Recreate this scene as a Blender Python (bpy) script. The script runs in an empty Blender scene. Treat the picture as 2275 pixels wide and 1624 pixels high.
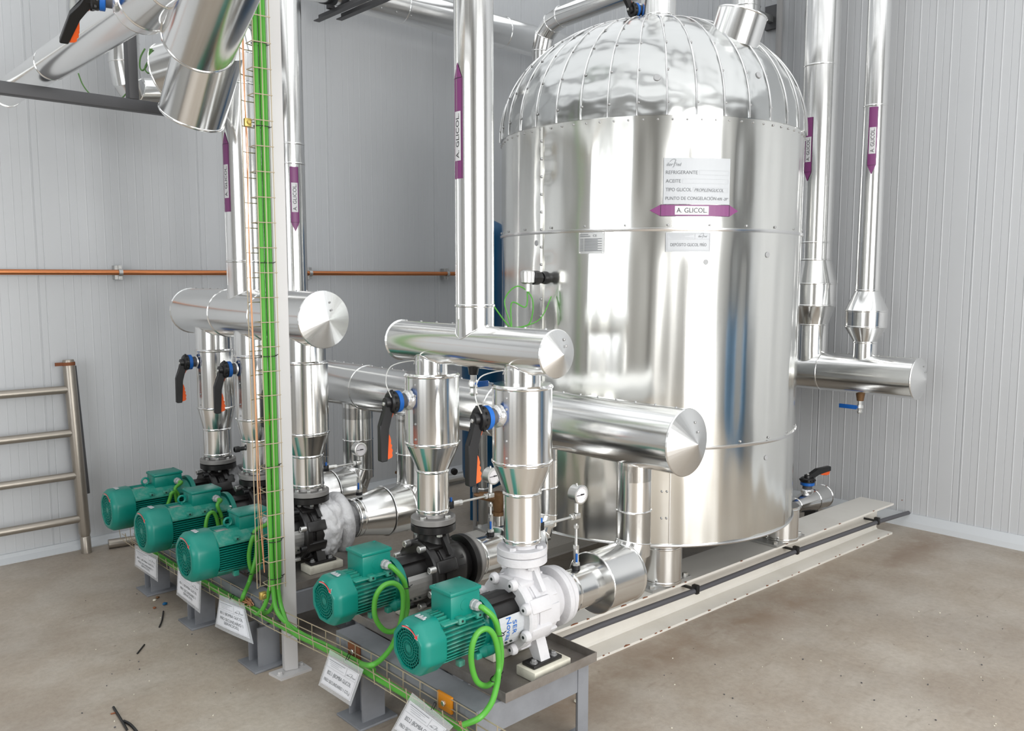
import bpy, bmesh, math, random
from math import sin, cos, pi, sqrt, atan2, radians as rad
from mathutils import Vector as V, Matrix, noise
random.seed(7)
C = bpy.context.scene.collection
scene = bpy.context.scene

# ------------------------------------------------------------------ camera, light, exposure
W, H, F = 2275.0, 1624.0, 1860.0
HC = 1.70
PITCH = math.atan(195 / 1860.0); AZ = rad(47.1)
Fw = V((cos(AZ)*cos(PITCH), sin(AZ)*cos(PITCH), -sin(PITCH)))
Rt = V((sin(AZ), -cos(AZ), 0.0)); Up = Rt.cross(Fw)
CAM = V((0, 0, HC))
cam = bpy.data.cameras.new('camera'); co = bpy.data.objects.new('camera', cam); C.objects.link(co)
cam.sensor_fit = 'HORIZONTAL'; cam.sensor_width = 36.0; cam.lens = 36.0*F/W; cam.clip_start = .05; cam.clip_end = 200
M3 = Matrix((Rt, Up, -Fw)).transposed()
co.matrix_world = Matrix.Translation(CAM) @ M3.to_4x4()
scene.camera = co

world = bpy.data.worlds.new('sky'); scene.world = world; world.use_nodes = True
bg = world.node_tree.nodes['Background']; bg.inputs[0].default_value = (.93, .96, 1.0, 1); bg.inputs[1].default_value = 1.6
def area(name, loc, rot, sx, sy, power, col):
    l = bpy.data.lights.new(name, 'AREA'); l.shape = 'RECTANGLE'; l.size = sx; l.size_y = sy; l.energy = power; l.color = col
    o = bpy.data.objects.new(name, l); C.objects.link(o); o.location = loc; o.rotation_euler = rot; return o
# daylight entering by the big doorway behind the camera, plus two added fills
area('doorway_daylight', (1.5, -3.38, 1.95), (rad(90), 0, 0), 3.7, 3.8, 205, (1.0, .985, .96))
area('side_fill', (-3.38, 1.2, 2.3), (rad(90), 0, rad(-90)), 3.1, 2.7, 60, (.95, .975, 1.0))  # added fill that lifts the left side, set in an invented opening
area('roof_fill', (1.9, 1.1, 4.74), (0, 0, 0), 7.8, 8.8, 205, (.96, .98, 1.0))  # added overhead fill for floor and walls, under a closed ceiling
scene.view_settings.view_transform = 'Standard'; scene.view_settings.look = 'None'
scene.view_settings.gamma = 1.0; scene.view_settings.use_curve_mapping = False
scene.view_settings.exposure = 0.40
scene.cycles.max_bounces = 12; scene.cycles.glossy_bounces = 6; scene.cycles.diffuse_bounces = 5
scene.cycles.transparent_max_bounces = 12; scene.cycles.sample_clamp_indirect = 6.0
scene.cycles.caustics_reflective = False; scene.cycles.caustics_refractive = False
try: scene.cycles.use_denoising = True
except Exception: pass

# ------------------------------------------------------------------ helpers
def ray(u, v): return Fw + Rt*((u-W/2)/F) - Up*((v-H/2)/F)
def px(u, v, X=None, Y=None, Z=None, D=None):
    d = ray(u, v)
    if X is not None: t = X/d.x
    elif Y is not None: t = Y/d.y
    elif Z is not None: t = (Z-HC)/d.z
    else: t = D
    return CAM + d*t
def pcyl(u, v, x, y, r):
    d = ray(u, v); a = d.x**2+d.y**2; b = -2*(d.x*x+d.y*y); c = x*x+y*y-r*r
    q = b*b-4*a*c; t = (-b-sqrt(max(q, 0)))/2/a; p = CAM+d*t
    return atan2(p.y-y, p.x-x), p.z

MATS = {}
def mat(name, col, rough=.5, metal=0., bump=None, var=None, spec=None, emit=None, trans=None, coat=None, sss=None):
    if name in MATS: return MATS[name]
    m = bpy.data.materials.new(name); m.use_nodes = True; nt = m.node_tree; n = nt.nodes; b = n['Principled BSDF']
    b.inputs['Base Color'].default_value = (*col, 1); b.inputs['Roughness'].default_value = rough; b.inputs['Metallic'].default_value = metal
    if spec is not None: b.inputs['Specular IOR Level'].default_value = spec
    if trans: b.inputs['Transmission Weight'].default_value = trans
    if coat: b.inputs['Coat Weight'].default_value = coat; b.inputs['Coat Roughness'].default_value = .15
    if sss: b.inputs['Subsurface Weight'].default_value = sss; b.inputs['Subsurface Radius'].default_value = (.02, .02, .02)
    tc = None
    if bump or var: tc = n.new('ShaderNodeTexCoord')
    def tex(scale, stretch, detail=4, rough_=.55):
        mp = n.new('ShaderNodeMapping'); mp.inputs['Scale'].default_value = stretch; nt.links.new(tc.outputs['Object'], mp.inputs[0])
        t = n.new('ShaderNodeTexNoise'); t.inputs['Scale'].default_value = scale; t.inputs['Detail'].default_value = detail
        t.inputs['Roughness'].default_value = rough_; nt.links.new(mp.outputs[0], t.inputs['Vector']); return t
    if bump:
        sc, st, dist = bump[:3]; t = tex(sc, st, bump[3] if len(bump) > 3 else 3); bp = n.new('ShaderNodeBump')
        bp.inputs['Strength'].default_value = 1; bp.inputs['Distance'].default_value = dist
        nt.links.new(t.outputs[0], bp.inputs['Height']); nt.links.new(bp.outputs[0], b.inputs['Normal'])
    if var:
        sc, st, c2, lo, hi = var; t = tex(sc, st, 6, .62); rp = n.new('ShaderNodeValToRGB')
        rp.color_ramp.elements[0].position = lo; rp.color_ramp.elements[1].position = hi
        rp.color_ramp.elements[0].color = (*col, 1); rp.color_ramp.elements[1].color = (*c2, 1)
        nt.links.new(t.outputs[0], rp.inputs[0]); nt.links.new(rp.outputs[0], b.inputs['Base Color'])
    MATS[name] = m; return m
ALU = mat('aluminium_sheet', (.86, .86, .85), .17, 1, bump=(2.2, (1, 1, 1), .002, 1))
ALUB = mat('aluminium_bead', (.80, .80, .80), .22, 1)
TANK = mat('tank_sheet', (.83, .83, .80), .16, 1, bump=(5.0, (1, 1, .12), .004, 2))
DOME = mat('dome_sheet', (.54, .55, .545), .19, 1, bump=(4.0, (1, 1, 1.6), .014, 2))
SCREW = mat('screw_steel', (.42, .42, .42), .45, .8)
STEEL = mat('galvanised', (.52, .52, .51), .42, .85, bump=(40, (1, 1, 1), .0006))
ZINC = mat('zinc_fitting', (.72, .72, .70), .3, .9)
CASTG = mat('cast_flange', (.33, .32, .31), .5, .55)
BLACK = mat('black_paint', (.012, .011, .011), .35)
BLKPL = mat('black_plastic', (.009, .009, .010), .38)
GREYPL = mat('grey_plastic', (.38, .385, .39), .5)
DKGREY = mat('dark_grey_plastic', (.09, .09, .1), .5)
BLUE = mat('blue_plastic', (.01, .13, .50), .4)
ORANGE = mat('orange_plastic', (.92, .13, .02), .45)
GREEN = mat('motor_green', (.0, .20, .155), .36, var=(9, (1, 1, 1), (.005, .225, .175), .45, .75))
GREEND = mat('motor_green_dusty', (.01, .24, .18), .55, var=(22, (1, 1, 1), (.13, .30, .24), .45, .7))
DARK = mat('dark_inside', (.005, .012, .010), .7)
CABLE = mat('green_cable', (.085, .36, .040), .42)
WIRE = mat('tray_wire', (.50, .42, .30), .4, .5)
COPPER = mat('copper', (.58, .22, .09), .35, .9, bump=(12, (.3, 1, 1), .001))
COPW = mat('copper_wire', (.72, .36, .2), .4, .6)
BRASS = mat('old_brass', (.17, .085, .035), .5, .4, var=(18, (1, 1, 1), (.24, .14, .065), .4, .7))
WPAINT = mat('white_paint', (.55, .54, .535), .4)
CREAM = mat('cream_paint', (.74, .715, .66), .42, var=(3.5, (1, 1, 1), (.66, .63, .57), .5, .75))
RUST = mat('rust', (.22, .075, .03), .8)
GPAINT = mat('grey_frame_paint', (.225, .235, .255), .5, var=(6, (1, 1, 1), (.18, .185, .20), .45, .7))
GDARK = mat('dark_grey_steel', (.10, .10, .105), .5, .2)
TRAYM = mat('stained_steel', (.35, .325, .30), .42, .65, var=(5, (1, 1, 1), (.20, .175, .155), .4, .7))
PAD = mat('pad_nylon', (.72, .69, .58), .6, var=(15, (1, 1, 1), (.55, .51, .42), .5, .75))
FROST = mat('frost', (.60, .595, .61), .85, bump=(90, (1, 1, 1), .0012, 5), var=(14, (1, 1, 1), (.50, .495, .51), .5, .8))
FROSTG = mat('thin_frost', (.34, .34, .345), .85, bump=(45, (1, 1, 1), .004, 6), var=(7, (1, 1, 1), (.05, .05, .052), .44, .62))
WHITEF = mat('fuzzy_frost', (.80, .80, .81), .95, bump=(35, (1, 1, 1), .008, 6), sss=.2, var=(6, (1, 1, 1), (.30, .30, .31), .47, .72))
LABW = mat('label_white', (.50, .52, .54), .4)
BOXW = mat('label_box_white', (.68, .68, .69), .4)
PURPLE = mat('label_purple', (.21, .045, .17), .38)
INK = mat('ink_black', (.02, .02, .025), .5)
INKG = mat('ink_grey', (.16, .17, .18), .5)
LINE = mat('line_grey', (.45, .46, .48), .5)
GAUGEW = mat('gauge_face', (.80, .78, .79), .4)
VBLUE = mat('vessel_blue', (.0, .085, .21), .4)
REDM = mat('red_mark', (.75, .05, .05), .4)
PLASTIC = None
def clear_plastic():
    m = bpy.data.materials.new('clear_plastic'); m.use_nodes = True; nt = m.node_tree; n = nt.nodes
    g = n['Principled BSDF']; g.inputs['Base Color'].default_value = (.8, .82, .84, 1); g.inputs['Roughness'].default_value = .12
    t = n.new('ShaderNodeBsdfTransparent'); mx = n.new('ShaderNodeMixShader'); mx.inputs[0].default_value = .28
    nt.links.new(t.outputs[0], mx.inputs[1]); nt.links.new(g.outputs[0], mx.inputs[2])
    nt.links.new(mx.outputs[0], n['Material Output'].inputs[0]); return m
PLASTIC = clear_plastic()

def sub(a, b): return [x-y for x, y in zip(a, b)]
def basis(ax):
    ax = V(ax).normalized(); h = V((0, 0, 1)) if abs(ax.z) < .9 else V((0, 1, 0))
    e1 = h.cross(ax).normalized(); e2 = ax.cross(e1).normalized(); return ax, e1, e2
def rev(bm, o, ax, prof, n=48, rf=None, mi=0, cap=True):
    """lathe: prof = [(t along axis, radius)], closed at both ends"""
    ax, e1, e2 = basis(ax); o = V(o); rings = []
    for t, r in prof:
        if r < 1e-6: rings.append([bm.verts.new(o+ax*t)]); continue
        ring = []
        for k in range(n):
            a = 2*pi*k/n; q = r*(rf(a, t) if rf else 1)
            ring.append(bm.verts.new(o+ax*t+(e1*cos(a)+e2*sin(a))*q))
        rings.append(ring)
    fs = []
    for A, B in zip(rings, rings[1:]):
        if len(A) == 1 and len(B) == 1: continue
        for k in range(n):
            j = (k+1) % n
            if len(A) == 1: f = bm.faces.new((A[0], B[k], B[j]))
            elif len(B) == 1: f = bm.faces.new((A[k], A[j], B[0]))
            else: f = bm.faces.new((A[k], A[j], B[j], B[k]))
            f.material_index = mi; fs.append(f)
    if cap:
        for R, rv in ((rings[0], False), (rings[-1], True)):
            if len(R) > 1:
                f = bm.faces.new(R if rv else R[::-1]); f.material_index = mi
    return fs
def cyl(bm, p0, p1, r, n=20, r2=None, mi=0, bev=0):
    p0, p1 = V(p0), V(p1); L = (p1-p0).length; r2 = r if r2 is None else r2
    if bev: prof = [(0, r-bev), (bev, r), (L-bev, r2), (L, r2-bev)]
    else: prof = [(0, r), (L, r2)]
    rev(bm, p0, p1-p0, prof, n, mi=mi)
def box(bm, c, s, R=None, mi=0, bev=0):
    c = V(c); hs = V(s)/2; vs = []
    for x in (-1, 1):
        for y in (-1, 1):
            for z in (-1, 1):
                p = V((x*hs.x, y*hs.y, z*hs.z))
                if R: p = R @ p
                vs.append(bm.verts.new(c+p))
    fs = []
    for q in ((0, 1, 3, 2), (4, 6, 7, 5), (0, 4, 5, 1), (2, 3, 7, 6), (0, 2, 6, 4), (1, 5, 7, 3)):
        f = bm.faces.new([vs[i] for i in q]); f.material_index = mi; fs.append(f)
    if bev:
        es = list({e for f in fs for e in f.edges})
        bmesh.ops.bevel(bm, geom=es, offset=bev, segments=2, profile=.5, affect='EDGES')
def bx(bm, x0, x1, y0, y1, z0, z1, mi=0, bev=0):
    box(bm, ((x0+x1)/2, (y0+y1)/2, (z0+z1)/2), (abs(x1-x0), abs(y1-y0), abs(z1-z0)), mi=mi, bev=bev)
def prism(bm, pts, d, mi=0):
    """closed 3D polygon pts extruded by vector d"""
    d = V(d); a = [bm.verts.new(V(p)) for p in pts]; b = [bm.verts.new(V(p)+d) for p in pts]; n = len(pts)
    fs = [bm.faces.new(a[::-1]), bm.faces.new(b)]
    for k in range(n): fs.append(bm.faces.new((a[k], a[(k+1) % n], b[(k+1) % n], b[k])))
    for f in fs: f.material_index = mi
def smoothpath(pts, m=6):
    pts = [V(p) for p in pts]; out = []
    for i in range(len(pts)-1):
        p0 = pts[max(i-1, 0)]; p1 = pts[i]; p2 = pts[i+1]; p3 = pts[min(i+2, len(pts)-1)]
        for k in range(m):
            t = k/m
            out.append(.5*((2*p1)+(p2-p0)*t+(2*p0-5*p1+4*p2-p3)*t*t+(3*p1-p0-3*p2+p3)*t**3))
    out.append(pts[-1]); return out
def tube(bm, pts, r, n=10, smooth=0, mi=0):
    if smooth: pts = smoothpath(pts, smooth)
    pts = [V(p) for p in pts]; q = [pts[0]]
    for p in pts[1:]:
        if (p-q[-1]).length > 1e-5: q.append(p)
    pts = q
    T = []
    for i in range(len(pts)):
        a = pts[max(i-1, 0)]; b = pts[min(i+1, len(pts)-1)]; T.append((b-a).normalized())
    _, e1, _ = basis(T[0]); rings = []
    for i, p in enumerate(pts):
        e1 = (e1-T[i]*e1.dot(T[i])).normalized(); e2 = T[i].cross(e1)
        rr = r[i] if isinstance(r, (list, tuple)) else r
        rings.append([bm.verts.new(p+(e1*cos(2*pi*k/n)+e2*sin(2*pi*k/n))*rr) for k in range(n)])
    for A, B in zip(rings, rings[1:]):
        for k in range(n):
            f = bm.faces.new((A[k], A[(k+1) % n], B[(k+1) % n], B[k])); f.material_index = mi
    f = bm.faces.new(rings[0][::-1]); f.material_index = mi
    f = bm.faces.new(rings[-1]); f.material_index = mi
def mitre(bm, pts, r, n=48, mi=0):
    """sheet-metal elbow: straight pieces meeting on mitred rings"""
    pts = [V(p) for p in pts]; T = [(b-a).normalized() for a, b in zip(pts, pts[1:])]
    _, e1, _ = basis(T[0]); rings = []
    for i, p in enumerate(pts):
        ta = T[max(i-1, 0)]; tb = T[min(i, len(T)-1)]; m = (ta+tb).normalized()
        e1 = (e1-ta*e1.dot(ta)).normalized(); e2 = ta.cross(e1); ring = []
        for k in range(n):
            a = 2*pi*k/n; q = (e1*cos(a)+e2*sin(a))*r
            q = q-ta*(q.dot(m)/ta.dot(m)); ring.append(bm.verts.new(p+q))
        rings.append(ring)
    for A, B in zip(rings, rings[1:]):
        for k in range(n):
            f = bm.faces.new((A[k], A[(k+1) % n], B[(k+1) % n], B[k])); f.material_index = mi
    bm.faces.new(rings[0][::-1]); bm.faces.new(rings[-1])
    for i in range(1, len(pts)-1):      # raised bead along each mitre
        R = [v.co.copy() for v in rings[i]]; c = pts[i]
        ringtube(bm, R, .0032, mi)
def ringtube(bm, R, r, mi=0, n=6):
    m = len(R); c = sum(R, V())/m; rings = []
    for i, p in enumerate(R):
        t = (R[(i+1) % m]-R[i-1]).normalized(); e1 = (p-c); e1 = (e1-t*e1.dot(t)).normalized(); e2 = t.cross(e1)
        rings.append([bm.verts.new(p+(e1*cos(2*pi*k/n)+e2*sin(2*pi*k/n))*r) for k in range(n)])
    for i in range(m):
        A, B = rings[i], rings[(i+1) % m]
        for k in range(n):
            f = bm.faces.new((A[k], A[(k+1) % n], B[(k+1) % n], B[k])); f.material_index = mi
def bead(t, r, h=.004, w=.006): return [(t-w, r), (t-w*.55, r+h*.8), (t, r+h), (t+w*.55, r+h*.8), (t+w, r)]
def clad(bm, o, ax, L, r, beads=(), n=64, r0=None, ends=True):
    prof = [(0, r)] if ends else [(0, r)]
    for t in beads: prof += bead(t, r)
    prof += [(L, r)]
    rev(bm, o, ax, prof, n)
def hexbolt(bm, p, ax, s=.012, h=.008, mi=0, n=6):
    rev(bm, p, ax, [(0, s), (h*.8, s), (h, s*.8)], n, mi=mi)
def screw(bm, p, nrm, r=.0045, h=.003, mi=0):
    rev(bm, V(p)-V(nrm)*.001, nrm, [(0, r), (h, r*.95), (h*1.5, r*.5)], 8, mi=mi)

LOC = {}
def fin(bm, name, m, parent=None, sharp=32, smooth=True):
    bmesh.ops.recalc_face_normals(bm, faces=bm.faces)
    off = LOC.get(parent.name, V((0, 0, 0))) if parent else V((0, 0, 0))
    me = bpy.data.meshes.new(name)
    if smooth:
        ca = cos(rad(sharp))
        for f in bm.faces: f.smooth = True
        for e in bm.edges:
            if len(e.link_faces) == 2 and e.link_faces[0].normal.dot(e.link_faces[1].normal) < ca: e.smooth = False
    for v in bm.verts: v.co -= off
    bm.to_mesh(me); bm.free()
    for x in (m if isinstance(m, (list, tuple)) else [m]): me.materials.append(x)
    o = bpy.data.objects.new(name, me); C.objects.link(o)
    if parent: o.parent = parent; LOC[o.name] = off
    else: LOC[o.name] = V((0, 0, 0))
    return o
def thing(name, label, cat, loc, group=None):
    o = bpy.data.objects.new(name, None); C.objects.link(o); o.location = loc; LOC[o.name] = V(loc)
    o.empty_display_size = .05; o['label'] = label; o['category'] = cat
    if group: o['group'] = group
    return o
def tag(o, label, cat, group=None):
    o['label'] = label; o['category'] = cat
    if group: o['group'] = group
    return o
def lab(o, s): o['label'] = s; return o
def struct(bm, name, m, smooth=False):
    o = fin(bm, name, m, smooth=smooth); o['kind'] = 'structure'; return o
NB = bmesh.new

TXT = {}
def textmesh(s, shear=0):
    if (s, shear) in TXT: return TXT[(s, shear)]
    cu = bpy.data.curves.new('t', 'FONT'); cu.body = s; cu.size = 1; cu.resolution_u = 3; cu.shear = shear
    o = bpy.data.objects.new('t', cu); C.objects.link(o); bpy.context.view_layer.update()
    me = bpy.data.meshes.new_from_object(o.evaluated_get(bpy.context.evaluated_depsgraph_get()))
    vs = [v.co.copy() for v in me.vertices]; fs = [tuple(p.vertices) for p in me.polygons]
    bpy.data.objects.remove(o); bpy.data.curves.remove(cu); bpy.data.meshes.remove(me)
    x0 = min(v.x for v in vs); x1 = max(v.x for v in vs); y0 = min(v.y for v in vs); y1 = max(v.y for v in vs)
    vs = [((v.x-x0)/(x1-x0), (v.y-y0)/(y1-y0)) for v in vs]
    TXT[(s, shear)] = (vs, fs, (x1-x0)/(y1-y0)); return TXT[(s, shear)]
def text(bm, s, f, x0, x1, y0, y1, shear=0, mi=0):
    """lay the string in the rectangle x0..x1, y0..y1 of the map f(x, y) -> point"""
    vs, fs, _ = textmesh(s, shear); b = [bm.verts.new(f(x0+(x1-x0)*a, y0+(y1-y0)*c)) for a, c in vs]
    for q in fs:
        try: bm.faces.new([b[i] for i in q]).material_index = mi
        except ValueError: pass
def patch(bm, f, poly, nx=10, mi=0):
    """rectangle (x0,x1,y0,y1) or polygon cut in columns, laid by the map f"""
    x0, x1, y0, y1 = poly; A = [[bm.verts.new(f(x0+(x1-x0)*i/nx, y)) for y in (y0, y1)] for i in range(nx+1)]
    for a, b in zip(A, A[1:]): bm.faces.new((a[0], b[0], b[1], a[1])).material_index = mi
def frameline(bm, f, x0, x1, y0, y1, w, mi=0):
    patch(bm, f, (x0, x1, y0, y0+w), 8, mi); patch(bm, f, (x0, x1, y1-w, y1), 8, mi)
    patch(bm, f, (x0, x0+w, y0, y1), 1, mi); patch(bm, f, (x1-w, x1, y0, y1), 1, mi)
# ------------------------------------------------------------------ the room
XW, YW, ZC = 5.85, 5.65, 4.75
XL, YF = -3.4, -3.4
WALL = mat('panel_wall', (.60, .615, .63), .42, var=(.9, (1, 1, .3), (.56, .575, .59), .4, .7))
def ribs(s0, s1, joints, dep=.0022):
    """profile of a micro-ribbed sandwich panel along s: 100 mm period, 1 m joints"""
    out = [(s0, 0)]; k = math.ceil(s0*10)
    while k/10 < s1-.03:
        a = k/10
        if k % 10 == joints: out += [(a-.042, 0), (a-.0405, -.004), (a-.0375, -.004), (a-.035, 0), (a-.004, 0), (a-.002, -.003), (a+.001, -.003), (a+.004, 0)]
        else: out += [(a-.0035, 0), (a-.001, -dep), (a+.001, -dep), (a+.002, 0), (a+.046, 0), (a+.0485, dep), (a+.0525, dep), (a+.055, 0)]
        k += 1
    out += [(s1, 0)]
    return [p for i, p in enumerate(out) if i == 0 or p[0] > out[i-1][0]]
def panelwall(name, P, nrm, s0, s1, z1, joints, dep):
    bm = NB(); pr = ribs(s0, s1, joints, dep); nrm = V(nrm); lo = []; hi = []
    for s, d in pr:
        lo.append(bm.verts.new(P(s)+nrm*d)); hi.append(bm.verts.new(P(s)+nrm*d+V((0, 0, z1))))
    for i in range(len(pr)-1): bm.faces.new((lo[i], lo[i+1], hi[i+1], hi[i]))
    b = [bm.verts.new(P(s)-nrm*.08+V((0, 0, z))) for s in (s0, s1) for z in (0, z1)]
    bm.faces.new((b[0], b[1], b[3], b[2])); bm.faces.new((lo[0], hi[0], b[1], b[0])); bm.faces.new((lo[-1], b[2], b[3], hi[-1]))
    bm.faces.new(hi+[b[3], b[1]]); bm.faces.new(lo[::-1]+[b[0], b[2]])
    return struct(bm, name, WALL)
panelwall('wall_back', lambda s: V((s, YW, 0)), (0, -1, 0), XL, XW, ZC, 4, .0009)
panelwall('wall_right', lambda s: V((XW, s, 0)), (-1, 0, 0), YF, YW, ZC, 0, .0024)
PLAINW = mat('plain_wall', (.48, .48, .47), .6)
bm = NB()      # front wall: a big doorway from x -.4 to 3.4
for a in ((XL-.1, -.4, 0, ZC), (3.4, XW+.1, 0, ZC), (-.4, 3.4, 3.9, ZC)): bx(bm, a[0], a[1], YF-.12, YF, a[2], a[3])
struct(bm, 'wall_front', PLAINW)
bm = NB()      # left wall: an opening, added for soft reflection bands, from y -.4 to 2.8 above 0.9 m
for a in ((YF-.1, -.4, 0, ZC), (2.8, YW+.1, 0, ZC), (-.4, 2.8, 0, .9), (-.4, 2.8, 3.7, ZC)): bx(bm, XL-.12, XL, a[0], a[1], a[2], a[3])
struct(bm, 'wall_left', PLAINW)
# unseen dark columns added behind the camera to streak the metal's reflections
for i, (x, y) in enumerate(((-.6, YF+.1), (3.6, YF+.1), (1.45, YF+.08), (XL+.1, -.6), (XL+.1, 1.2), (XL+.1, 3.0), (5.2, YF+.1))):
    bm = NB(); w = .09 if i not in (2, 4) else .04; bx(bm, x-w, x+w, y-w, y+w, 0, ZC); struct(bm, 'trim_%d' % (i+3), GDARK)
bm = NB(); bx(bm, XL-.1, XW+.1, YF-.1, YW+.1, ZC, ZC+.1)
struct(bm, 'ceiling', mat('ceiling_panel', (.45, .46, .46), .55))

def floormat():
    m = bpy.data.materials.new('concrete_floor'); m.use_nodes = True; nt = m.node_tree; n = nt.nodes; L = nt.links; b = n['Principled BSDF']
    tc = n.new('ShaderNodeTexCoord')
    def noi(s, d, r, st=(1, 1, 1)):
        mp = n.new('ShaderNodeMapping'); mp.inputs['Scale'].default_value = st; L.new(tc.outputs['Object'], mp.inputs[0])
        t = n.new('ShaderNodeTexNoise'); t.inputs['Scale'].default_value = s; t.inputs['Detail'].default_value = d; t.inputs['Roughness'].default_value = r
        L.new(mp.outputs[0], t.inputs['Vector']); return t.outputs[0]
    def ramp(src, lo, c0, hi, c1):
        r = n.new('ShaderNodeValToRGB'); r.color_ramp.elements[0].position = lo; r.color_ramp.elements[1].position = hi
        r.color_ramp.elements[0].color = (*c0, 1); r.color_ramp.elements[1].color = (*c1, 1); L.new(src, r.inputs[0]); return r.outputs[0]
    def mix(fac, a, b_, mode='MIX', f=None):
        x = n.new('ShaderNodeMix'); x.data_type = 'RGBA'; x.blend_type = mode
        if f is not None: x.inputs[0].default_value = f
        else: L.new(fac, x.inputs[0])
        L.new(a, x.inputs[6]); L.new(b_, x.inputs[7]); return x.outputs[2]
    base = ramp(noi(1.1, 7, .6), .32, (.385, .338, .285), .68, (.50, .45, .385))
    stain = ramp(noi(2.6, 5, .65, (1, 1, 1)), .42, (.86, .82, .78), .62, (1, 1, 1))
    c = mix(None, base, stain, 'MULTIPLY', 1.0)
    fine = ramp(noi(38, 4, .7), .35, (.90, .89, .88), .62, (1.03, 1.03, 1.03)); c = mix(None, c, fine, 'MULTIPLY', 1.0)
    scr = ramp(noi(9, 3, .5, (.35, 1.8, 1)), .64, (1, 1, 1), .74, (.80, .77, .74)); c = mix(None, c, scr, 'MULTIPLY', .8)
    spk = ramp(noi(75, 2, .5), .75, (0, 0, 0), .79, (1, 1, 1))
    dk = ramp(noi(23, 3, .6), .70, (1, 1, 1), .75, (.5, .45, .42)); c = mix(None, c, dk, 'MULTIPLY', .7)
    sp = n.new('ShaderNodeSeparateXYZ'); L.new(tc.outputs['Object'], sp.inputs[0])
    def mth(op, a, b_=None, c_=None):
        x = n.new('ShaderNodeMath'); x.operation = op; x.use_clamp = op == 'MULTIPLY'
        for i_, q in enumerate((a, b_, c_)):
            if q is None: continue
            if isinstance(q, (int, float)): x.inputs[i_].default_value = q
            else: L.new(q, x.inputs[i_])
        return x.outputs[0]
    # brown dirt swept up in a ragged band along the foot of the near beam
    line = mth('ADD', mth('MULTIPLY_ADD', sp.outputs[0], .075, sp.outputs[1]), -2.42)
    band = mth('SUBTRACT', 1.0, mth('MULTIPLY', mth('ABSOLUTE', line), 3.6)); ins = mth('MULTIPLY', mth('GREATER_THAN', sp.outputs[0], 2.1), band)
    msk = mth('MULTIPLY', mth('MAXIMUM', ins, 0.0), ramp(noi(3.2, 5, .65), .38, (0, 0, 0), .60, (1, 1, 1)))
    dirt = n.new('ShaderNodeRGB'); dirt.outputs[0].default_value = (.27, .20, .145, 1)
    c = mix(msk, c, dirt.outputs[0])
    L.new(c, b.inputs['Base Color'])
    rg = ramp(noi(3, 5, .6), .3, (.34, .34, .34), .7, (.55, .55, .55)); L.new(rg, b.inputs['Roughness'])
    bp = n.new('ShaderNodeBump'); bp.inputs['Distance'].default_value = .002; L.new(noi(30, 4, .6), bp.inputs['Height']); L.new(bp.outputs[0], b.inputs['Normal'])
    return m
bm = NB(); bx(bm, XL-1.5, XW+.1, YF-3, YW+.1, -.1, 0); struct(bm, 'floor', floormat())
TRIM = mat('trim_white', (.60, .625, .645), .35)
bm = NB(); prism(bm, [(XW-.002, YF, .085), (XW-.012, YF, .085), (XW-.045, YF, .035), (XW-.055, YF, 0), (XW-.002, YF, 0)], (0, YW-YF-.06, 0))
struct(bm, 'trim_1', TRIM)
bm = NB(); prism(bm, [(XL, YW-.002, .05), (XL, YW-.016, .05), (XL, YW-.03, .03), (XL, YW-.06, .006), (XL, YW-.06, 0), (XL, YW-.002, 0)], (XW-XL-.06, 0, 0))
struct(bm, 'trim_2', TRIM)
# door leaves pushed open beside the doorway, seen only in the metal's reflections
# ------------------------------------------------------------------ tank
TX, TY, TR = 3.75, 2.93, .81
Z0, Z1, Z2, Z3, DH = .425, .90, 1.924, 2.445, .61
tank = thing('storage_tank', 'tall domed glycol tank clad in shiny aluminium sheet with white signs', 'tank', (TX, TY, .21))
def tankwave(a, z):
    """dents of the thin sheet: vertical folds, pinched at the seams"""
    d = .0022*sin(9*a+1.2)+.0018*sin(17*a+.4+.5*sin(z*2))+.0013*sin(31*a+2*sin(1.3*z))+.0006*sin(53*a+sin(2.1*z))
    near = min(abs(z-Z3), abs(z-Z2), abs(z-Z1)); pin = min(1, near/.16)
    d *= .25+.75*pin
    k = math.exp(-((a-rad(181))/.05)**2)*math.exp(-((z-1.95)/.5)**2)
    return d+k*.004*sin(34*z+2.2*sin(11*z))
bm = NB(); n = 288; zs = [Z0]
z = Z0
while z < Z3-.012: z += .026; zs.append(min(z, Z3))
if zs[-1] < Z3: zs.append(Z3)
rings = []
for z in zs:
    e = 0.004 if z < Z1 else 0
    rings.append([bm.verts.new((TX+(TR+tankwave(2*pi*k/n if k < n/2 else 2*pi*k/n, z)+e*0)*cos(2*pi*k/n), TY+(TR+tankwave(2*pi*k/n, z))*sin(2*pi*k/n), z)) for k in range(n)])
for A, B in zip(rings, rings[1:]):
    for k in range(n): bm.faces.new((A[k], A[(k+1) % n], B[(k+1) % n], B[k]))
bm.faces.new(rings[0][::-1]); bm.faces.new(rings[-1])
TS = [TANK, SCREW, ALUB]
def tp(adeg, z, r=TR): return V((TX+r*cos(rad(adeg)), TY+r*sin(rad(adeg)), z))
def tn(adeg): return V((cos(rad(adeg)), sin(rad(adeg)), 0))
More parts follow.
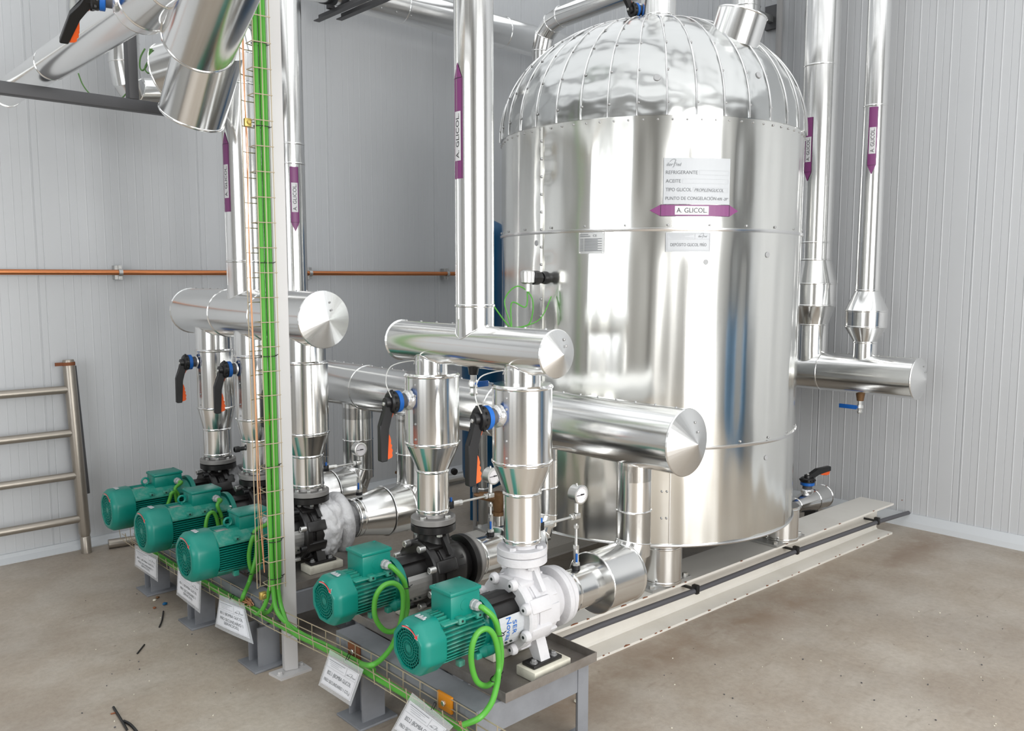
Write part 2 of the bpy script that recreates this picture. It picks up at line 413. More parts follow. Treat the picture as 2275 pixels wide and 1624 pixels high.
# vertical lap seam left side, with rivets
prism(bm, [tp(178.2, Z0+.02, TR-.006), tp(178.2, Z0+.02, TR+.004), tp(179.4, Z0+.02, TR+.005), tp(179.4, Z0+.02, TR-.006)], (0, 0, Z3-Z0-.04), 0)
z = 1.0
while z < 2.4: screw(bm, tp(178.8, z, TR+.005), tn(178.8), .007, .005, 1); z += .085
for a in (224.2, 225.9):
    for z in (.82, .69, .56): screw(bm, tp(a, z), tn(a), .005, .004, 1)
prism(bm, [tp(226.8, Z0+.01, TR-.006), tp(226.8, Z0+.01, TR+.0035), tp(227.1, Z0+.01, TR+.0035), tp(227.1, Z0+.01, TR-.006)], (0, 0, Z1-Z0-.02), 2)
fin(bm, 'shell', TS, tank, 50)
for nm, z, k in (('lower_band', Z1, 26), ('middle_band', Z2, 26)):
    bm = NB(); rev(bm, (TX, TY, 0), (0, 0, 1), [(z-.012, TR-.004), (z-.010, TR+.006), (z-.002, TR+.009), (z+.004, TR+.009), (z+.007, TR-.004)], 192)
    for i in range(k):
        a = 360*i/k+3; screw(bm, tp(a, z+.017, TR+.002), tn(a), .006, .004, 1)
    fin(bm, nm, [ALUB, SCREW], tank, 40)
bm = NB(); R = [tp(360*i/160, Z0, TR+.003) for i in range(160)]; ringtube(bm, R, .007)
fin(bm, 'bottom_rim', ALUB, tank)
# dome of 38 gores, each a little flat, with standing seams and rivets
NG = 38; A0 = 5.55
def dz(t): return Z3+DH*(1-t**2.1)**(1/2.1)
bm = NB(); ts = [1, .995, .985, .965, .94, .90, .86, .81, .75, .69, .62, .54, .46, .38, .30, .22, .13, .06]
ns = NG*6; rings = []
for i, t in enumerate(ts):
    ring = []
    for k in range(ns):
        a = rad(A0+360*k/ns); s = (k % 6)/6; flat = cos(pi/NG*.75)/cos((s-.5)*2*pi/NG*.75)
        q = random.Random(int(k//6)*31+i).uniform(-.0026, .0026)*(1 if 0 < k % 6 < 6 else 0)
        r = (TR+.006)*t*flat+q*(t > .2); ring.append(bm.verts.new((TX+r*cos(a), TY+r*sin(a), dz(t)+q*1.5*(t < .97))))
    rings.append(ring)
low = [bm.verts.new((v.co.x, v.co.y, Z3-.012)) for v in rings[0]]; rings.insert(0, low)
for A, B in zip(rings, rings[1:]):
    for k in range(ns): bm.faces.new((A[k], A[(k+1) % ns], B[(k+1) % ns], B[k]))
bm.faces.new(rings[-1]); bm.faces.new(rings[0][::-1])
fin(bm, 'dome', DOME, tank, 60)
bm = NB()
for g in range(NG):
    a = rad(A0+360*g/NG); P = [V((TX+(TR+.009)*cos(a), TY+(TR+.009)*sin(a), Z3-.012))]
    for i in range(34):
        t = 1-.78*(i/33)**2; r_ = (TR+.006)*t*cos(pi/NG*.75)+.003*t; P.append(V((TX+r_*cos(a)*1.002, TY+r_*sin(a)*1.002, dz(t)+.003*(1-t))))
    tube(bm, P, .0040, 6)
fin(bm, 'standing_seam', ALUB, tank)['kind'] = 'stuff'
bm = NB()
for g in range(NG):
    for t in (.998, .955, .85, .70, .53, .40):
        a = rad(A0+360*g/NG+.55); p = V((TX+(TR+.006)*t*cos(a), TY+(TR+.006)*t*sin(a), dz(t)+.002))
        screw(bm, p, V((t**1.1*cos(a), t**1.1*sin(a), (1-t**2)**.5)), .0052, .004)
    for s in (0, .5):
        a = A0+360*(g+s)/NG+2; screw(bm, tp(a, Z3-.03, TR+.001), tn(a), .0052, .004)
fin(bm, 'rivet', SCREW, tank)['kind'] = 'stuff'
for (a, z, r) in ((262.6, 1.809, .014), (237.3, 1.772, .014), (175.9, 1.871, .014), (265.4, .816, .013)):
    bm = NB(); rev(bm, tp(a, z, TR-.003), tn(a), [(0, r), (.004, r), (.006, r*.8)], 16); fin(bm, 'grey_plug', GREYPL, tank)
for (a, t) in ((220.2, .972), (258.1, .955)):
    bm = NB(); a_ = rad(a); rev(bm, (TX+TR*t*cos(a_), TY+TR*t*sin(a_), dz(t)), (t*cos(a_), t*sin(a_), .35), [(-.01, .016), (.006, .016), (.008, .013)], 16); fin(bm, 'grey_plug', GREYPL, tank)
# nozzles on the dome
bm = NB(); nx_, ny_ = 3.68, 2.83; clad(bm, (nx_, ny_, 2.96), (0, 0, 1), 1.6, .093, (.1, .9)); fin(bm, 'top_nozzle', ALU, tank)
bm = NB(); o = px(1637, 112, D=4.05); p = px(1655, 48, D=4.12); d = (p-o).normalized(); o2 = o-d*.16
d = V((.12, -.28, 1)).normalized(); o = px(1625, 107, D=4.1); rev(bm, o-d*.1, d, [(0, .085), (.11, .085), (.11, .12), (.112, .123), (.258, .123), (.262, .126), (.266, .123), (.27, .118)], 56)
fin(bm, 'side_nozzle', ALU, tank)
for (u, v) in ((3.255, 2.422), (4.298, 2.370), (3.3, 3.58), (4.2, 3.58)):
    bm = NB(); clad(bm, (u, v, .222), (0, 0, 1), .195, .098, (.012, .18)); fo = fin(bm, 'foot', ALU, tank)
    bm = NB(); bx(bm, u-.155, u+.155, v-.066, v+.135, .211, .223); fin(bm, 'foot_plate', STEEL, fo)
    bm = NB()
    for sx in (-.135, .135):
        for sy in (-.045, .11): hexbolt(bm, (u+sx, v+sy, .223), (0, 0, 1), .014, .014)
    fin(bm, 'foot_bolt', ZINC, fo)
# signs stuck to the shell: map (x right, y up) in metres measured on the surface
def tmap(a0, z0, lift=.004):
    def f(x, y, l=0):
        a = rad(a0)+x/TR; r = TR+lift+l; return V((TX+r*cos(a), TY+r*sin(a), z0+y))
    return f
def lift(f, l): return lambda x, y: f(x, y, l)
def plate(bm, f, x0, x1, y0, y1, mi=0, nx=12, th=.003):
    A = [[bm.verts.new(f(x0+(x1-x0)*i/nx, y, l)) for y in (y0, y1) for l in (-th, 0)] for i in range(nx+1)]
    for a, b in zip(A, A[1:]):
        for q in ((a[1], b[1], b[3], a[3]), (a[0], a[2], b[2], b[0]), (a[0], b[0], b[1], a[1]), (a[2], a[3], b[3], b[2])): bm.faces.new(q).material_index = mi
    a = A[0]; bm.faces.new((a[0], a[1], a[3], a[2])); a = A[-1]; bm.faces.new((a[0], a[2], a[3], a[1]))
def logo(bm, f, x, y, w, mi=0):
    """the supplier's slanted word mark with its long swung stroke"""
    h = w*.22; text(bm, 'iler', f, x, x+w*.45, y, y+h, .35, mi); text(bm, 'red', f, x+w*.62, x+w, y, y+h, .35, mi)
    P = [(x+w*.40, y-h*.45), (x+w*.47, y-h*.1), (x+w*.53, y+h*.9), (x+w*.60, y+h*1.75)]
    for (a, b), (c, d) in zip(P, P[1:]):
        v = [bm.verts.new(f(*q)) for q in ((a, b), (a+w*.035, b), (c+w*.035, d), (c, d))]; bm.faces.new(v).material_index = mi
    P = [(x+w*.22, y+h*1.15), (x+w*.33, y+h*1.75), (x+w*.48, y+h*2.0), (x+w*.64, y+h*1.8)]
    for (a, b), (c, d) in zip(P, P[1:]):
        v = [bm.verts.new(f(*q)) for q in ((a, b), (a, b+h*.13), (c, d+h*.13), (c, d))]; bm.faces.new(v).material_index = mi
    v = [bm.verts.new(f(*q)) for q in ((x+w*.56, y+h*.75), (x+w*.70, y+h*.85), (x+w*.70, y+h*.95), (x+w*.56, y+h*.9))]; bm.faces.new(v).material_index = mi
f = tmap(222.8, 2.035); W_ = .315
bm = NB(); plate(bm, f, 0, W_, 0, .208); s = lab(fin(bm, 'info_sign', LABW, tank, smooth=False), 'large pale sign with four printed lines and handwriting')
bm = NB(); g = lift(f, .0012); logo(bm, g, .012, .171, .068)
for i, (t, x1) in enumerate((('REFRIGERANTE', .155), ('ACEITE', .078), ('TIPO GLICOL', .128), ('PUNTO DE CONGELACIÓN', .247))):
    y = .135-i*.0387; text(bm, t, g, .010, x1, y, y+(.0155 if i < 3 else .0185))
for i, (x0, x1) in enumerate(((.163, .308), (.085, .306), (.135, .304))): frameline(bm, g, x0, x1, .132-i*.0387, .1525-i*.0387, .0007, 1)
fin(bm, 'lettering', [INKG, LINE], s, smooth=False)
bm = NB(); text(bm, 'PROPiLENGLICOL', g, .142, .283, .057, .071, .25); text(bm, '40% -20º', g, .252, .308, .019, .031, .3)
lab(fin(bm, 'handwriting', INKG, s, smooth=False), 'thin handwritten words on the sign')
def flow(f, L0, L1, hw, tip0, tip1, b0, b1, parent, name='flow_label', m=.004, txt=True, nx=14):
    """purple pipe marker along x with arrow tips, white box b0..b1"""
    bm = NB(); xs = [L0+(L1-L0)*i/nx for i in range(nx+1)]; ny = 8; ysv = [-hw+2*hw*j/ny for j in range(ny+1)]
    top = [[bm.verts.new(f(x, y, 0)) for y in ysv] for x in xs]; bot = [[bm.verts.new(f(x, y, -.002)) for y in ysv] for x in xs]
    for i in range(nx):
        for j in range(ny):
            bm.faces.new((top[i][j], top[i+1][j], top[i+1][j+1], top[i][j+1])); bm.faces.new((bot[i][j], bot[i][j+1], bot[i+1][j+1], bot[i+1][j]))
        for j in (0, ny): bm.faces.new((top[i][j], top[i+1][j], bot[i+1][j], bot[i][j]))
    for tip, i in ((tip0, 0), (tip1, nx)):
        if tip is None:
            for j in range(ny): bm.faces.new((top[i][j], top[i][j+1], bot[i][j+1], bot[i][j]))
        else:
            t = bm.verts.new(f(tip, 0, 0)); x = xs[i]
            m = [bm.verts.new(f((x+tip)/2, y/2, 0)) for y in ysv]
            for j in range(ny): bm.faces.new((top[i][j], top[i][j+1], m[j+1], m[j])); bm.faces.new((m[j], m[j+1], t))
    o = fin(bm, name, PURPLE, parent, smooth=False)
    bm = NB(); g1 = lift(f, .0008); [patch(bm, g1, (b0, b1, -hw*.74+hw*1.48*j/6, -hw*.74+hw*1.48*(j+1)/6), 8) for j in range(6)]
    fin(bm, 'white_box', BOXW, o, smooth=False)
    bm = NB(); g2 = lift(f, .0016); w = b1-b0; text(bm, 'A. GLICOL.', g2, b0+w*.05, b1-w*.05, -hw*.40, hw*.42)
    for tip, x in ((tip0, L0), (tip1, L1)):
        if tip is not None: [patch(bm, g2, (x-.0008, x+.0008, -hw+2*hw*j/6, -hw+2*hw*(j+1)/6), 1) for j in range(6)]
    for y in (-hw, hw-.0014): patch(bm, g2, (L0, L1, y, y+.0014), nx)
    fin(bm, 'lettering', INK, o, smooth=False); return o
ft = tmap(222.07, 2.007, .004)
lab(flow(ft, 0, .326, .0265, -.050, .374, .064, .222, tank), 'purple double-ended arrow label reading A. GLICOL.')
f = tmap(223.85, 1.819)
bm = NB(); plate(bm, f, 0, .21, 0, .088); s = lab(fin(bm, 'name_sign', LABW, tank, smooth=False), 'small white laminated name sign under the middle band')
bm = NB(); g = lift(f, .0012); frameline(bm, g, .006, .206, .006, .084, .0012, 1); patch(bm, g, (.006, .206, .0575, .0587), 8, 1); patch(bm, g, (.134, .1352, .058, .084), 1, 1)
text(bm, 'DEPÓSITO GLICOL FRÍO', g, .022, .190, .025, .043); logo(bm, g, .150, .066, .042)
for i in range(4): patch(bm, g, (.010+.004*i, .128-.02*(i % 3), .078-i*.0048, .0793-i*.0048), 4, 1)
fin(bm, 'lettering', [INKG, LINE], s, smooth=False)
f = tmap(194.7, 1.813)
bm = NB(); plate(bm, f, 0, .128, 0, .1); s = lab(fin(bm, 'rating_plate', STEEL, tank, smooth=False), 'small metal rating plate with a CE mark')
bm = NB(); g = lift(f, .0012)
for i in range(11): patch(bm, g, (.03, .118-.02*(i % 2), .012+i*.0055, .0150+i*.0055), 3); patch(bm, g, (.008, .026, .012+i*.0055, .0142+i*.0055), 1)
text(bm, 'CE', g, .074, .092, .078, .089); patch(bm, g, (.008, .06, .08, .083), 2); patch(bm, g, (.008, .05, .088, .091), 2)
fin(bm, 'lettering', INKG, s, smooth=False)
for x, y in ((.005, .005), (.123, .005), (.005, .095), (.123, .095)):
    bm = NB(); screw(bm, f(x, y, 0), f(x, y, 1)-f(x, y, 0), .004, .003); fin(bm, 'rivet', ZINC, s)
# temperature sensor on the left flank
bm = NB(); a = 180.2; d = tn(a+4); p0 = tp(a, 1.70, TR-.02)
sen = thing('temperature_sensor', 'round steel sensor head on a black stem, left flank of the tank', 'sensor', p0)
rev(bm, p0, d, [(0, .030), (.025, .032), (.035, .028), (.05, .028)], 24); fin(bm, 'collar', BLKPL, sen)
bm = NB(); rev(bm, p0+d*.05, d, [(0, .022), (.02, .034), (.06, .034), (.075, .020), (.10, .016)], 8); fin(bm, 'stem', BLKPL, sen)
bm = NB(); q = p0+d*.15; cyl(bm, p0+d*.10, q, .012); rev(bm, q+V((0, 0, -.03)), (0, 0, 1), [(0, .02), (.008, .034), (.05, .036), (.06, .034), (.068, .02)], 28)
cyl(bm, q+V((0, 0, -.065)), q+V((0, 0, -.02)), .012, 10); fin(bm, 'sensor_head', ZINC, sen)
bm = NB(); e = q+V((0, 0, -.06)); b_ = px(1137, 728, D=4.05)
tube(bm, [e, e+V((-.01, .0, -.08)), b_+V((0, 0, .12)), b_], .0035, 6, 6)
tube(bm, [b_, b_+V((.06, -.06, .02)), b_+V((.07, -.07, .14)), b_+V((.02, -.02, .20)), b_+V((-.02, .03, .13)), b_+V((-.01, 0, 0)), b_+V((-.12, .08, .19)), px(1098, 672, D=4.1)], .0035, 6, 6)
tube(bm, [b_, b_+V((.02, -.02, .0)), b_+V((.10, -.09, .04)), b_+V((.17, -.10, .15))], .0028, 6, 6)
tag(fin(bm, 'sensor_cable', CABLE), 'thin green cable coiled under the sensor beside the blue vessel', 'cable')

# ------------------------------------------------------------------ steel beams under the tank
def ibeam(label, x0, x1, yc, hh=.21, hw=.112, tf=.012, skew=0):
    t = thing('steel_beam', label, 'beam', ((x0+x1)/2, yc, 0)); bm = NB()
    P = [(-hw, 0), (hw, 0), (hw, tf), (.012, tf+.002), (.004, tf+.012), (.004, hh-tf-.012), (.012, hh-tf-.002), (hw, hh-tf), (hw, hh), (-hw, hh), (-hw, hh-tf), (-.012, hh-tf-.002), (-.004, hh-tf-.012), (-.004, tf+.012), (-.012, tf+.002), (-hw, tf)]
    prism(bm, [(x0, yc+a+skew*(x1-x0), b) for a, b in P], (x1-x0, -skew*(x1-x0), 0)); fin(bm, 'profile', CREAM, t, smooth=False); return t
b1 = ibeam('long cream steel I-beam nearest the camera, under the front feet of the tank', 2.235, 5.56, 2.368, skew=.038)
rg = random.Random(5)
bm = NB()
for top in (0, 1):
    x = 2.30
    while x < 5.4:
        x += rg.uniform(.02, .16)*(1+top*1.6)*(.6 if x < 3.2 else 1.3); w = rg.uniform(.004, .035)*(1.3 if x < 3.3 else .7); zt_ = .21 if top else .012
        P = [(x, 2.2535, zt_+.0012), (x+w*.3, 2.2535, zt_+.0012), (x+w, 2.2535, zt_+.0012), (x+w*.9, 2.254+rg.uniform(.001, .004), zt_+.0012), (x+w*.5, 2.254+rg.uniform(.003, .009), zt_+.0012), (x+w*.1, 2.254+rg.uniform(.001, .005), zt_+.0012)]
        P = [(a_, b_+.038*(5.56-a_), c_) for a_, b_, c_ in P]; prism(bm, P, (0, 0, -.0035)); x += w+.004
lab(fin(bm, 'rust_chips', RUST, b1, smooth=False), 'rust showing where the paint has chipped')['kind'] = 'stuff'
ibeam('cream steel I-beam behind, partly hidden by the pumps and suction pipes', 2.28, 5.60, 3.58)
cd = thing('black_conduit', 'thin black plastic pipe clipped along the side of the near cream beam', 'pipe', (3.7, 2.28, .12))
bm = NB(); zc0 = .105
tube(bm, [px(1240, 1427, Y=2.395), px(1330, 1391, Y=2.388), px(1545, 1312, Y=2.36), px(1768, 1225, Y=2.326), px(1948, 1160, Y=2.286), px(2018, 1139, Y=2.262)], .0135, 14); fin(bm, 'pipe', DKGREY, cd)
for u, v, yy in ((1545, 1310, 2.36), (1768, 1223, 2.326), (1948, 1158, 2.286)):
    bm = NB(); p = px(u, v, Y=yy); bx(bm, p.x-.013, p.x+.013, yy-.018, yy+.016, p.z-.020, p.z+.026, bev=.004); bx(bm, p.x-.006, p.x+.006, yy+.01, yy+.11, p.z-.004, p.z+.008)
    fin(bm, 'clip', BLKPL, cd)
# ------------------------------------------------------------------ clad pipework
PX = 2.01                                   # line of all pump discharges
def cone_cap(bm, o, ax, r, h, n=64):
    rev(bm, o, ax, [(-.004, r+.002), (0, r+.0045), (.004, r+.002), (h, 0.0)], n)
def header(label, x, z, y0, y1, r, beads=(), screws_=(), cat='pipe', h=.035, extra=None):
    t = thing('header_pipe', label, cat, (x, (y0+y1)/2, z)); L = y1-y0
    bm = NB(); clad(bm, (x, y0, z), (0, 1, 0), L, r, beads, 72, ends=False)
    bx(bm, x-.012, x+.012, y0+.01, y1-.01, z+r-.002, z+r+.001)
    k = 0; y = y0+.05
    while y < y1: screw(bm, (x, y, z+r+.001), (0, 0, 1), .005, .004, 1); y += .1
    fin(bm, 'shell', [ALU, SCREW], t)
    bm = NB(); rev(bm, (x, y0, z), (0, -1, 0), [(-.006, r), (0, r+.005), (.005, r+.002), (h, 0)], 44)
    for s, q in ((.35, .0), (.62, .0)):
        a = rad(100); screw(bm, (x+.02, y0-.005-h*(1-s), z+r*s), (0, -1, .25), .005, .003, 1)
    fin(bm, 'end_cap', [CAPM, SCREW], t, .5)
    bm = NB(); rev(bm, (x, y1, z), (0, 1, 0), [(-.006, r), (0, r+.005), (.005, r+.002), (h*.6, 0)], 28)
    fin(bm, 'end_cap', [CAPM], t, .5); return t
CAPM = mat('cap_sheet', (.84, .845, .84), .27, 1)
def saddle(bm, x, y, zc, R, r, up, L, n=56):
    """branch pipe (vertical) starting on the surface of a header along y; flared edge follows the cut"""
    lo = []; hi = []
    for k in range(n):
        a = 2*pi*k/n; dx, dy = r*cos(a), r*sin(a); h = sqrt(max(R*R-dx*dx, 0))
        lo.append((x+dx, y+dy, zc+up*(h*.985))); hi.append((x+dx, y+dy, zc+up*(R+L)))
    A = [bm.verts.new(p) for p in lo]; B = [bm.verts.new(p) for p in hi]
    for k in range(n): bm.faces.new((A[k], A[(k+1) % n], B[(k+1) % n], B[k]))
    bm.faces.new(A[::-1]); bm.faces.new(B)
    ringtube(bm, [V(p)*1.0 for p in lo], .0035)
h2 = header('front discharge header, thinner clad pipe over the two front pumps', PX, 1.446, 1.945, 2.83, .079)
h1 = header('rear discharge header, thicker clad pipe over the three left pumps', PX, 1.506, 3.45, 4.97, .130, (.52, 1.0), h=.05)
col = header('long thick suction collector crossing in front of the tank', 2.64, 1.072, 1.86, 5.05, .128, (1.05, 2.2), h=.055)
rh = header('clad header with blue drain valve near the right wall', 5.4, 1.07, 2.08, 3.55, .128, (.62,), h=.05)

def marker(cx, cy, r, u, v, up0, up1, hw, tip, b0, b1, parent, turn=0):
    """arrow label on a vertical pipe; text reads upward; x runs up"""
    a0, _ = pcyl(u, v, cx, cy, r); a0 += turn
    def f(x, y, l=0):
        a = a0-y/r; q = r+.002+l; return V((cx+q*cos(a), cy+q*sin(a), x))
    return flow(f, up0, up1, hw, None if tip > 0 and False else (tip if tip < up0 else None), tip if tip > up1 else None, b0, b1, parent)

def riser(label, x, y, z0, z1, r, beads, R=None, zc=None):
    t = thing('riser_pipe', label, 'pipe', (x, y, z0)); bm = NB()
    if R: saddle(bm, x, y, zc, R, r, 1, z0-zc-R); 
    clad(bm, (x, y, z0), (0, 0, 1), z1-z0, r, [b-z0 for b in beads], 64)
    fin(bm, 'shell', ALU, t)
    bm = NB(); a = rad(172); prism(bm, [(x+(r-.003)*cos(a), y+(r-.003)*sin(a), z0+.01), (x+(r+.002)*cos(a), y+(r+.002)*sin(a), z0+.01), (x+(r+.002)*cos(a+.03), y+(r+.002)*sin(a+.03), z0+.01)], (0, 0, z1-z0-.02)); fin(bm, 'lap_seam', ALUB, t)
    return t
r2 = riser('clad pipe rising from the front header past the left edge of the tank', PX, 2.365, 1.54, 4.7, .0715, (1.598,), .079, 1.446)
marker(PX, 2.365, .0715, 1019, 260, 2.053, 2.403, .0215, 2.458, 2.116, 2.288, r2, turn=rad(-3))
r1 = riser('clad pipe rising from the rear header behind the wire cable tray', PX, 4.24, 1.65, 2.70, .098, (1.785, 2.69), .130, 1.506)
marker(PX, 4.24, .098, 503, 400, 2.04, 2.384, .024, 2.446, 2.11, 2.28, r1)
rc = riser('clad pipe with down arrow label just right of the white post', 2.64, 4.887, 1.20, 4.7, .086, (2.41, 2.53), .128, 1.072)
marker(2.64, 4.887, .086, 655, 450, 2.044, 2.386, .026, 1.985, 2.108, 2.288, rc)
def bulge_riser(label, x, y, prof, r, lbl):
    t = thing('riser_pipe', label, 'pipe', (x, y, 1.2)); bm = NB(); saddle(bm, x, y, 1.07, .128, r, 1, .10)
    P = []
    for z, q, b in prof: P += (bead(z-1.2, q) if b else [(z-1.2, q)])
    rev(bm, (x, y, 1.2), (0, 0, 1), P, 64); fin(bm, 'shell', ALU, t)
    marker(x, y, lbl[0], lbl[1], lbl[2], lbl[3], lbl[4], .026, lbl[5], lbl[6], lbl[7], t); return t
bulge_riser('clad pipe with swollen joint, right of the tank and half hidden by it', 5.4, 2.80,
    [(1.2, .108, 0), (1.384, .108, 1), (1.515, .150, 1), (1.66, .152, 1), (1.82, .114, 1), (1.935, .114, 1), (3.09, .114, 1), (4.7, .116, 0)], .108, (.116, 1796, 330, 2.397, 2.75, 2.337, 2.462, 2.624))
bulge_riser('rightmost clad pipe, with swollen joint above the right header', 5.4, 2.425,
    [(1.2, .074, 0), (1.282, .074, 1), (1.385, .128, 1), (1.487, .130, 1), (1.619, .076, 1), (2.78, .070, 1), (4.7, .070, 0)], .074, (.078, 1939, 300, 2.406, 2.765, 2.35, 2.477, 2.64))

# drain valves under headers
def drain(label, x, y, z, lx, s=1.0, ly=0):
    t = thing('drain_valve', label, 'valve', (x, y, z)); bm = NB()
    cyl(bm, (x, y, z), (x, y, z-.045*s), .024*s, 16, .017*s); fin(bm, 'socket', BRASS if ly else BLKPL, t)
    bm = NB(); cyl(bm, (x, y, z-.045*s), (x, y, z-.065*s), .012*s, 10); rev(bm, (x, y, z-.065*s), (0, 0, -1), [(0, .014*s), (.008, .018*s), (.024, .018*s), (.03, .013*s), (.045, .013*s), (.05, .016*s), (.06, .01*s)], 8); fin(bm, 'body', ZINC, t)
    bm = NB()
    if ly: bx(bm, x-.030, x-.022, y+.01, y+ly, z-.09*s, z-.068*s, bev=.002); bx(bm, x-.03, x, y+.008, y+.018, z-.083*s, z-.073*s)
    else: bx(bm, x+min(0, lx), x+max(0, lx), y-.030*s, y-.022*s, z-.09*s, z-.068*s, bev=.002); bx(bm, x-.006, x+.006, y-.03, y, z-.083*s, z-.073*s)
    fin(bm, 'lever', BLUE, t); return t
drain('small drain valve with blue lever under the front header', PX, 2.375, 1.385, .05)
drain('small drain valve with blue lever under the right header', 5.4, 2.44, .950, 0, 1.25, .13)

# ---- valve branches between header and pump
def lever_valve(p, d, down, hand=1, size=1.0, parent=None, side=None):
    """grey stem, blue ring, black hub, long black lever with orange trigger; d = stem axis, down = lever direction"""
    p = V(p); d = V(d).normalized(); dn = V(down).normalized(); sd = d.cross(dn).normalized(); s = size
    bm = NB(); rev(bm, p, d, [(-.014*s, .036*s), (.002*s, .040*s), (.008*s, .036*s), (.012*s, .030*s)], 20); fin(bm, 'gland', CLEARISH, parent)
    bm = NB(); rev(bm, p+d*.012*s, d, [(0, .029*s), (.034*s, .029*s), (.034*s, .033*s), (.040*s, .033*s)], 20); fin(bm, 'stem', DKGREY, parent); p = p-d*.028*s
    bm = NB(); rev(bm, p+d*.060*s, d, [(0, .036*s), (.003*s, .042*s), (.020*s, .042*s), (.022*s, .036*s)], 32); fin(bm, 'blue_ring', BLUE, parent)
    bm = NB(); rev(bm, p+d*.080*s, d, [(0, .040*s), (.004*s, .043*s), (.022*s, .043*s), (.028*s, .036*s), (.028*s, .022*s), (.044*s, .020*s)], 32)
    for k in range(12):
        a = 2*pi*k/12; c = p+d*.094*s+(dn*cos(a)+sd*sin(a))*.0435*s; box(bm, c, (.008*s, .008*s, .008*s))
    hub = fin(bm, 'hub', BLKPL, parent, 25)
    bm = NB(); c = p+d*.118*s
    # lever outline in plane (dn, d): offset outward then straight
    A = [(-.02, .0), (-.018, .018), (.03, .022), (.085, .045), (.220, .045), (.225, .040), (.225, .014), (.10, .010), (.045, -.010), (.02, -.012)]
    w = .013*s
    P = [c+dn*a*s+d*(b-.012)*s-sd*w for a, b in A]; prism(bm, P, sd*2*w); bmesh.ops.bevel(bm, geom=bm.edges[:], offset=.0025*s, segments=1, affect='EDGES')
    lv = fin(bm, 'lever', BLKPL, parent, 25)
    bm = NB(); P = [(.03, -.020), (.055, -.010), (.075, .006), (.075, .012), (.06, .008), (.03, -.010)]
    prism(bm, [c+dn*a*s+d*(b-.012)*s-sd*w*.6 for a, b in P], sd*1.2*w)
    P = [(.11, .012), (.13, .002), (.148, -.003), (.158, -.001), (.166, -.007), (.176, -.004), (.186, -.010), (.196, -.006), (.206, -.009), (.214, -.004), (.218, .012)]
    prism(bm, [c+dn*a*s+d*(b-.012)*s-sd*w*.7 for a, b in P], sd*1.4*w); fin(bm, 'trigger', ORANGE, lv, 25)
    bm = NB(); hexbolt(bm, c+d*.004+dn*.004, d, .008*s, .010*s); fin(bm, 'bolt', ZINC, hub)
CLEARISH = mat('gland_foil', (.8, .8, .8), .25, .8, bump=(60, (1, 1, 1), .004))
def branch(label, y, zh, R, rt, rv, rb, ztop, zv, zc, zb, valve=True):
    t = thing('discharge_branch', label, 'pipe', (PX, y, zb)); bm = NB()
    saddle(bm, PX, y, zh, R, rt, -1, max(.0, zh-R-ztop)+.02)
    fin(bm, 'top_sleeve', ALU, t)
    if y < 3:
        bm = NB(); q = [V((PX-rv-.10, y-.02, 1.25)), V((PX-rv-.11, y-.0, 1.31)), V((PX-rv-.07, y+.02, ztop+.035)), V((PX-rv+.03, y+.02, ztop+.05)), V((PX-rt, y+.03, ztop+.035))]; tube(bm, q, .0022, 6, 6); fin(bm, 'retaining_wire', ZINC, t)
    if y == 4.17:
        bm = NB(); cyl(bm, (PX-.078, y-.0, .80), (PX-.13, y+.0, .80), .011, 10); box(bm, (PX-.115, y, .80), (.03, .022, .03), bev=.004); fin(bm, 'small_tap', BLKPL, t)
    bm = NB(); P = [(ztop-zb, rt*.7)] if False else []
    P = [(0, rb)]+bead(.010, rb, .003)+bead(zc-zb-.006, rb)+[(zc-zb, rb)]+[(zv-zb-.004, rv)]+bead(zv-zb+.005, rv)+bead(ztop-zb-.010, rv)+[(ztop-zb, rv-.004), (ztop-zb+.002, rt*.8)]
    rev(bm, (PX, y, zb), (0, 0, 1), P, 72)
    # screwed lap strip on the valve box
    a = rad(196)
    for z in (zv+.03, zv+.09, zv+.2, ztop-.04): screw(bm, (PX+rv*cos(a), y+rv*sin(a), z), (cos(a), sin(a), 0), .005, .004, 1)
    fin(bm, 'valve_cladding', [ALU, SCREW], t, 14)
    bm = NB(); b = []
    for da in (-.10, .10): b.append((PX+(rv+.0015)*cos(a+da), y+(rv+.0015)*sin(a+da), zv+.012))
    b += [(PX+(rv-.004)*cos(a+.10), y+(rv-.004)*sin(a+.10), zv+.012), (PX+(rv-.004)*cos(a-.10), y+(rv-.004)*sin(a-.10), zv+.012)]
    prism(bm, b, (0, 0, ztop-zv-.03)); fin(bm, 'lap_strip', ALUB, t)
    lv = bpy.data.objects.new('butterfly_valve', None); C.objects.link(lv); lv.parent = t; LOC[lv.name] = LOC[t.name]
    lever_valve((PX-rv-(.006 if y < 3 else -.010), y+.012, 1.226), (-1, .10, -.02), (-.02, -.02, -1), parent=lv)
    return t
BR = [('clad valve branch of the frosted front pump, orange lever facing left', 2.11, 1.446, .079, .064, .106, .0665, 1.331, 1.053, .948, .765),
      ('clad valve branch of the second pump from the front', 2.63, 1.446, .079, .064, .108, .0645, 1.328, 1.045, .940, .765),
      ('clad valve branch directly right of the white post', 3.635, 1.506, .130, .100, .108, .076, 1.304, .948, .845, .685),
      ('clad valve branch half hidden behind the wire cable tray', 4.17, 1.506, .130, .100, .104, .080, 1.300, .951, .846, .676),
      ('leftmost clad valve branch, nearest the ladder', 4.68, 1.506, .130, .100, .104, .080, 1.296, .953, .838, .676)]
for b in BR: branch(*b)
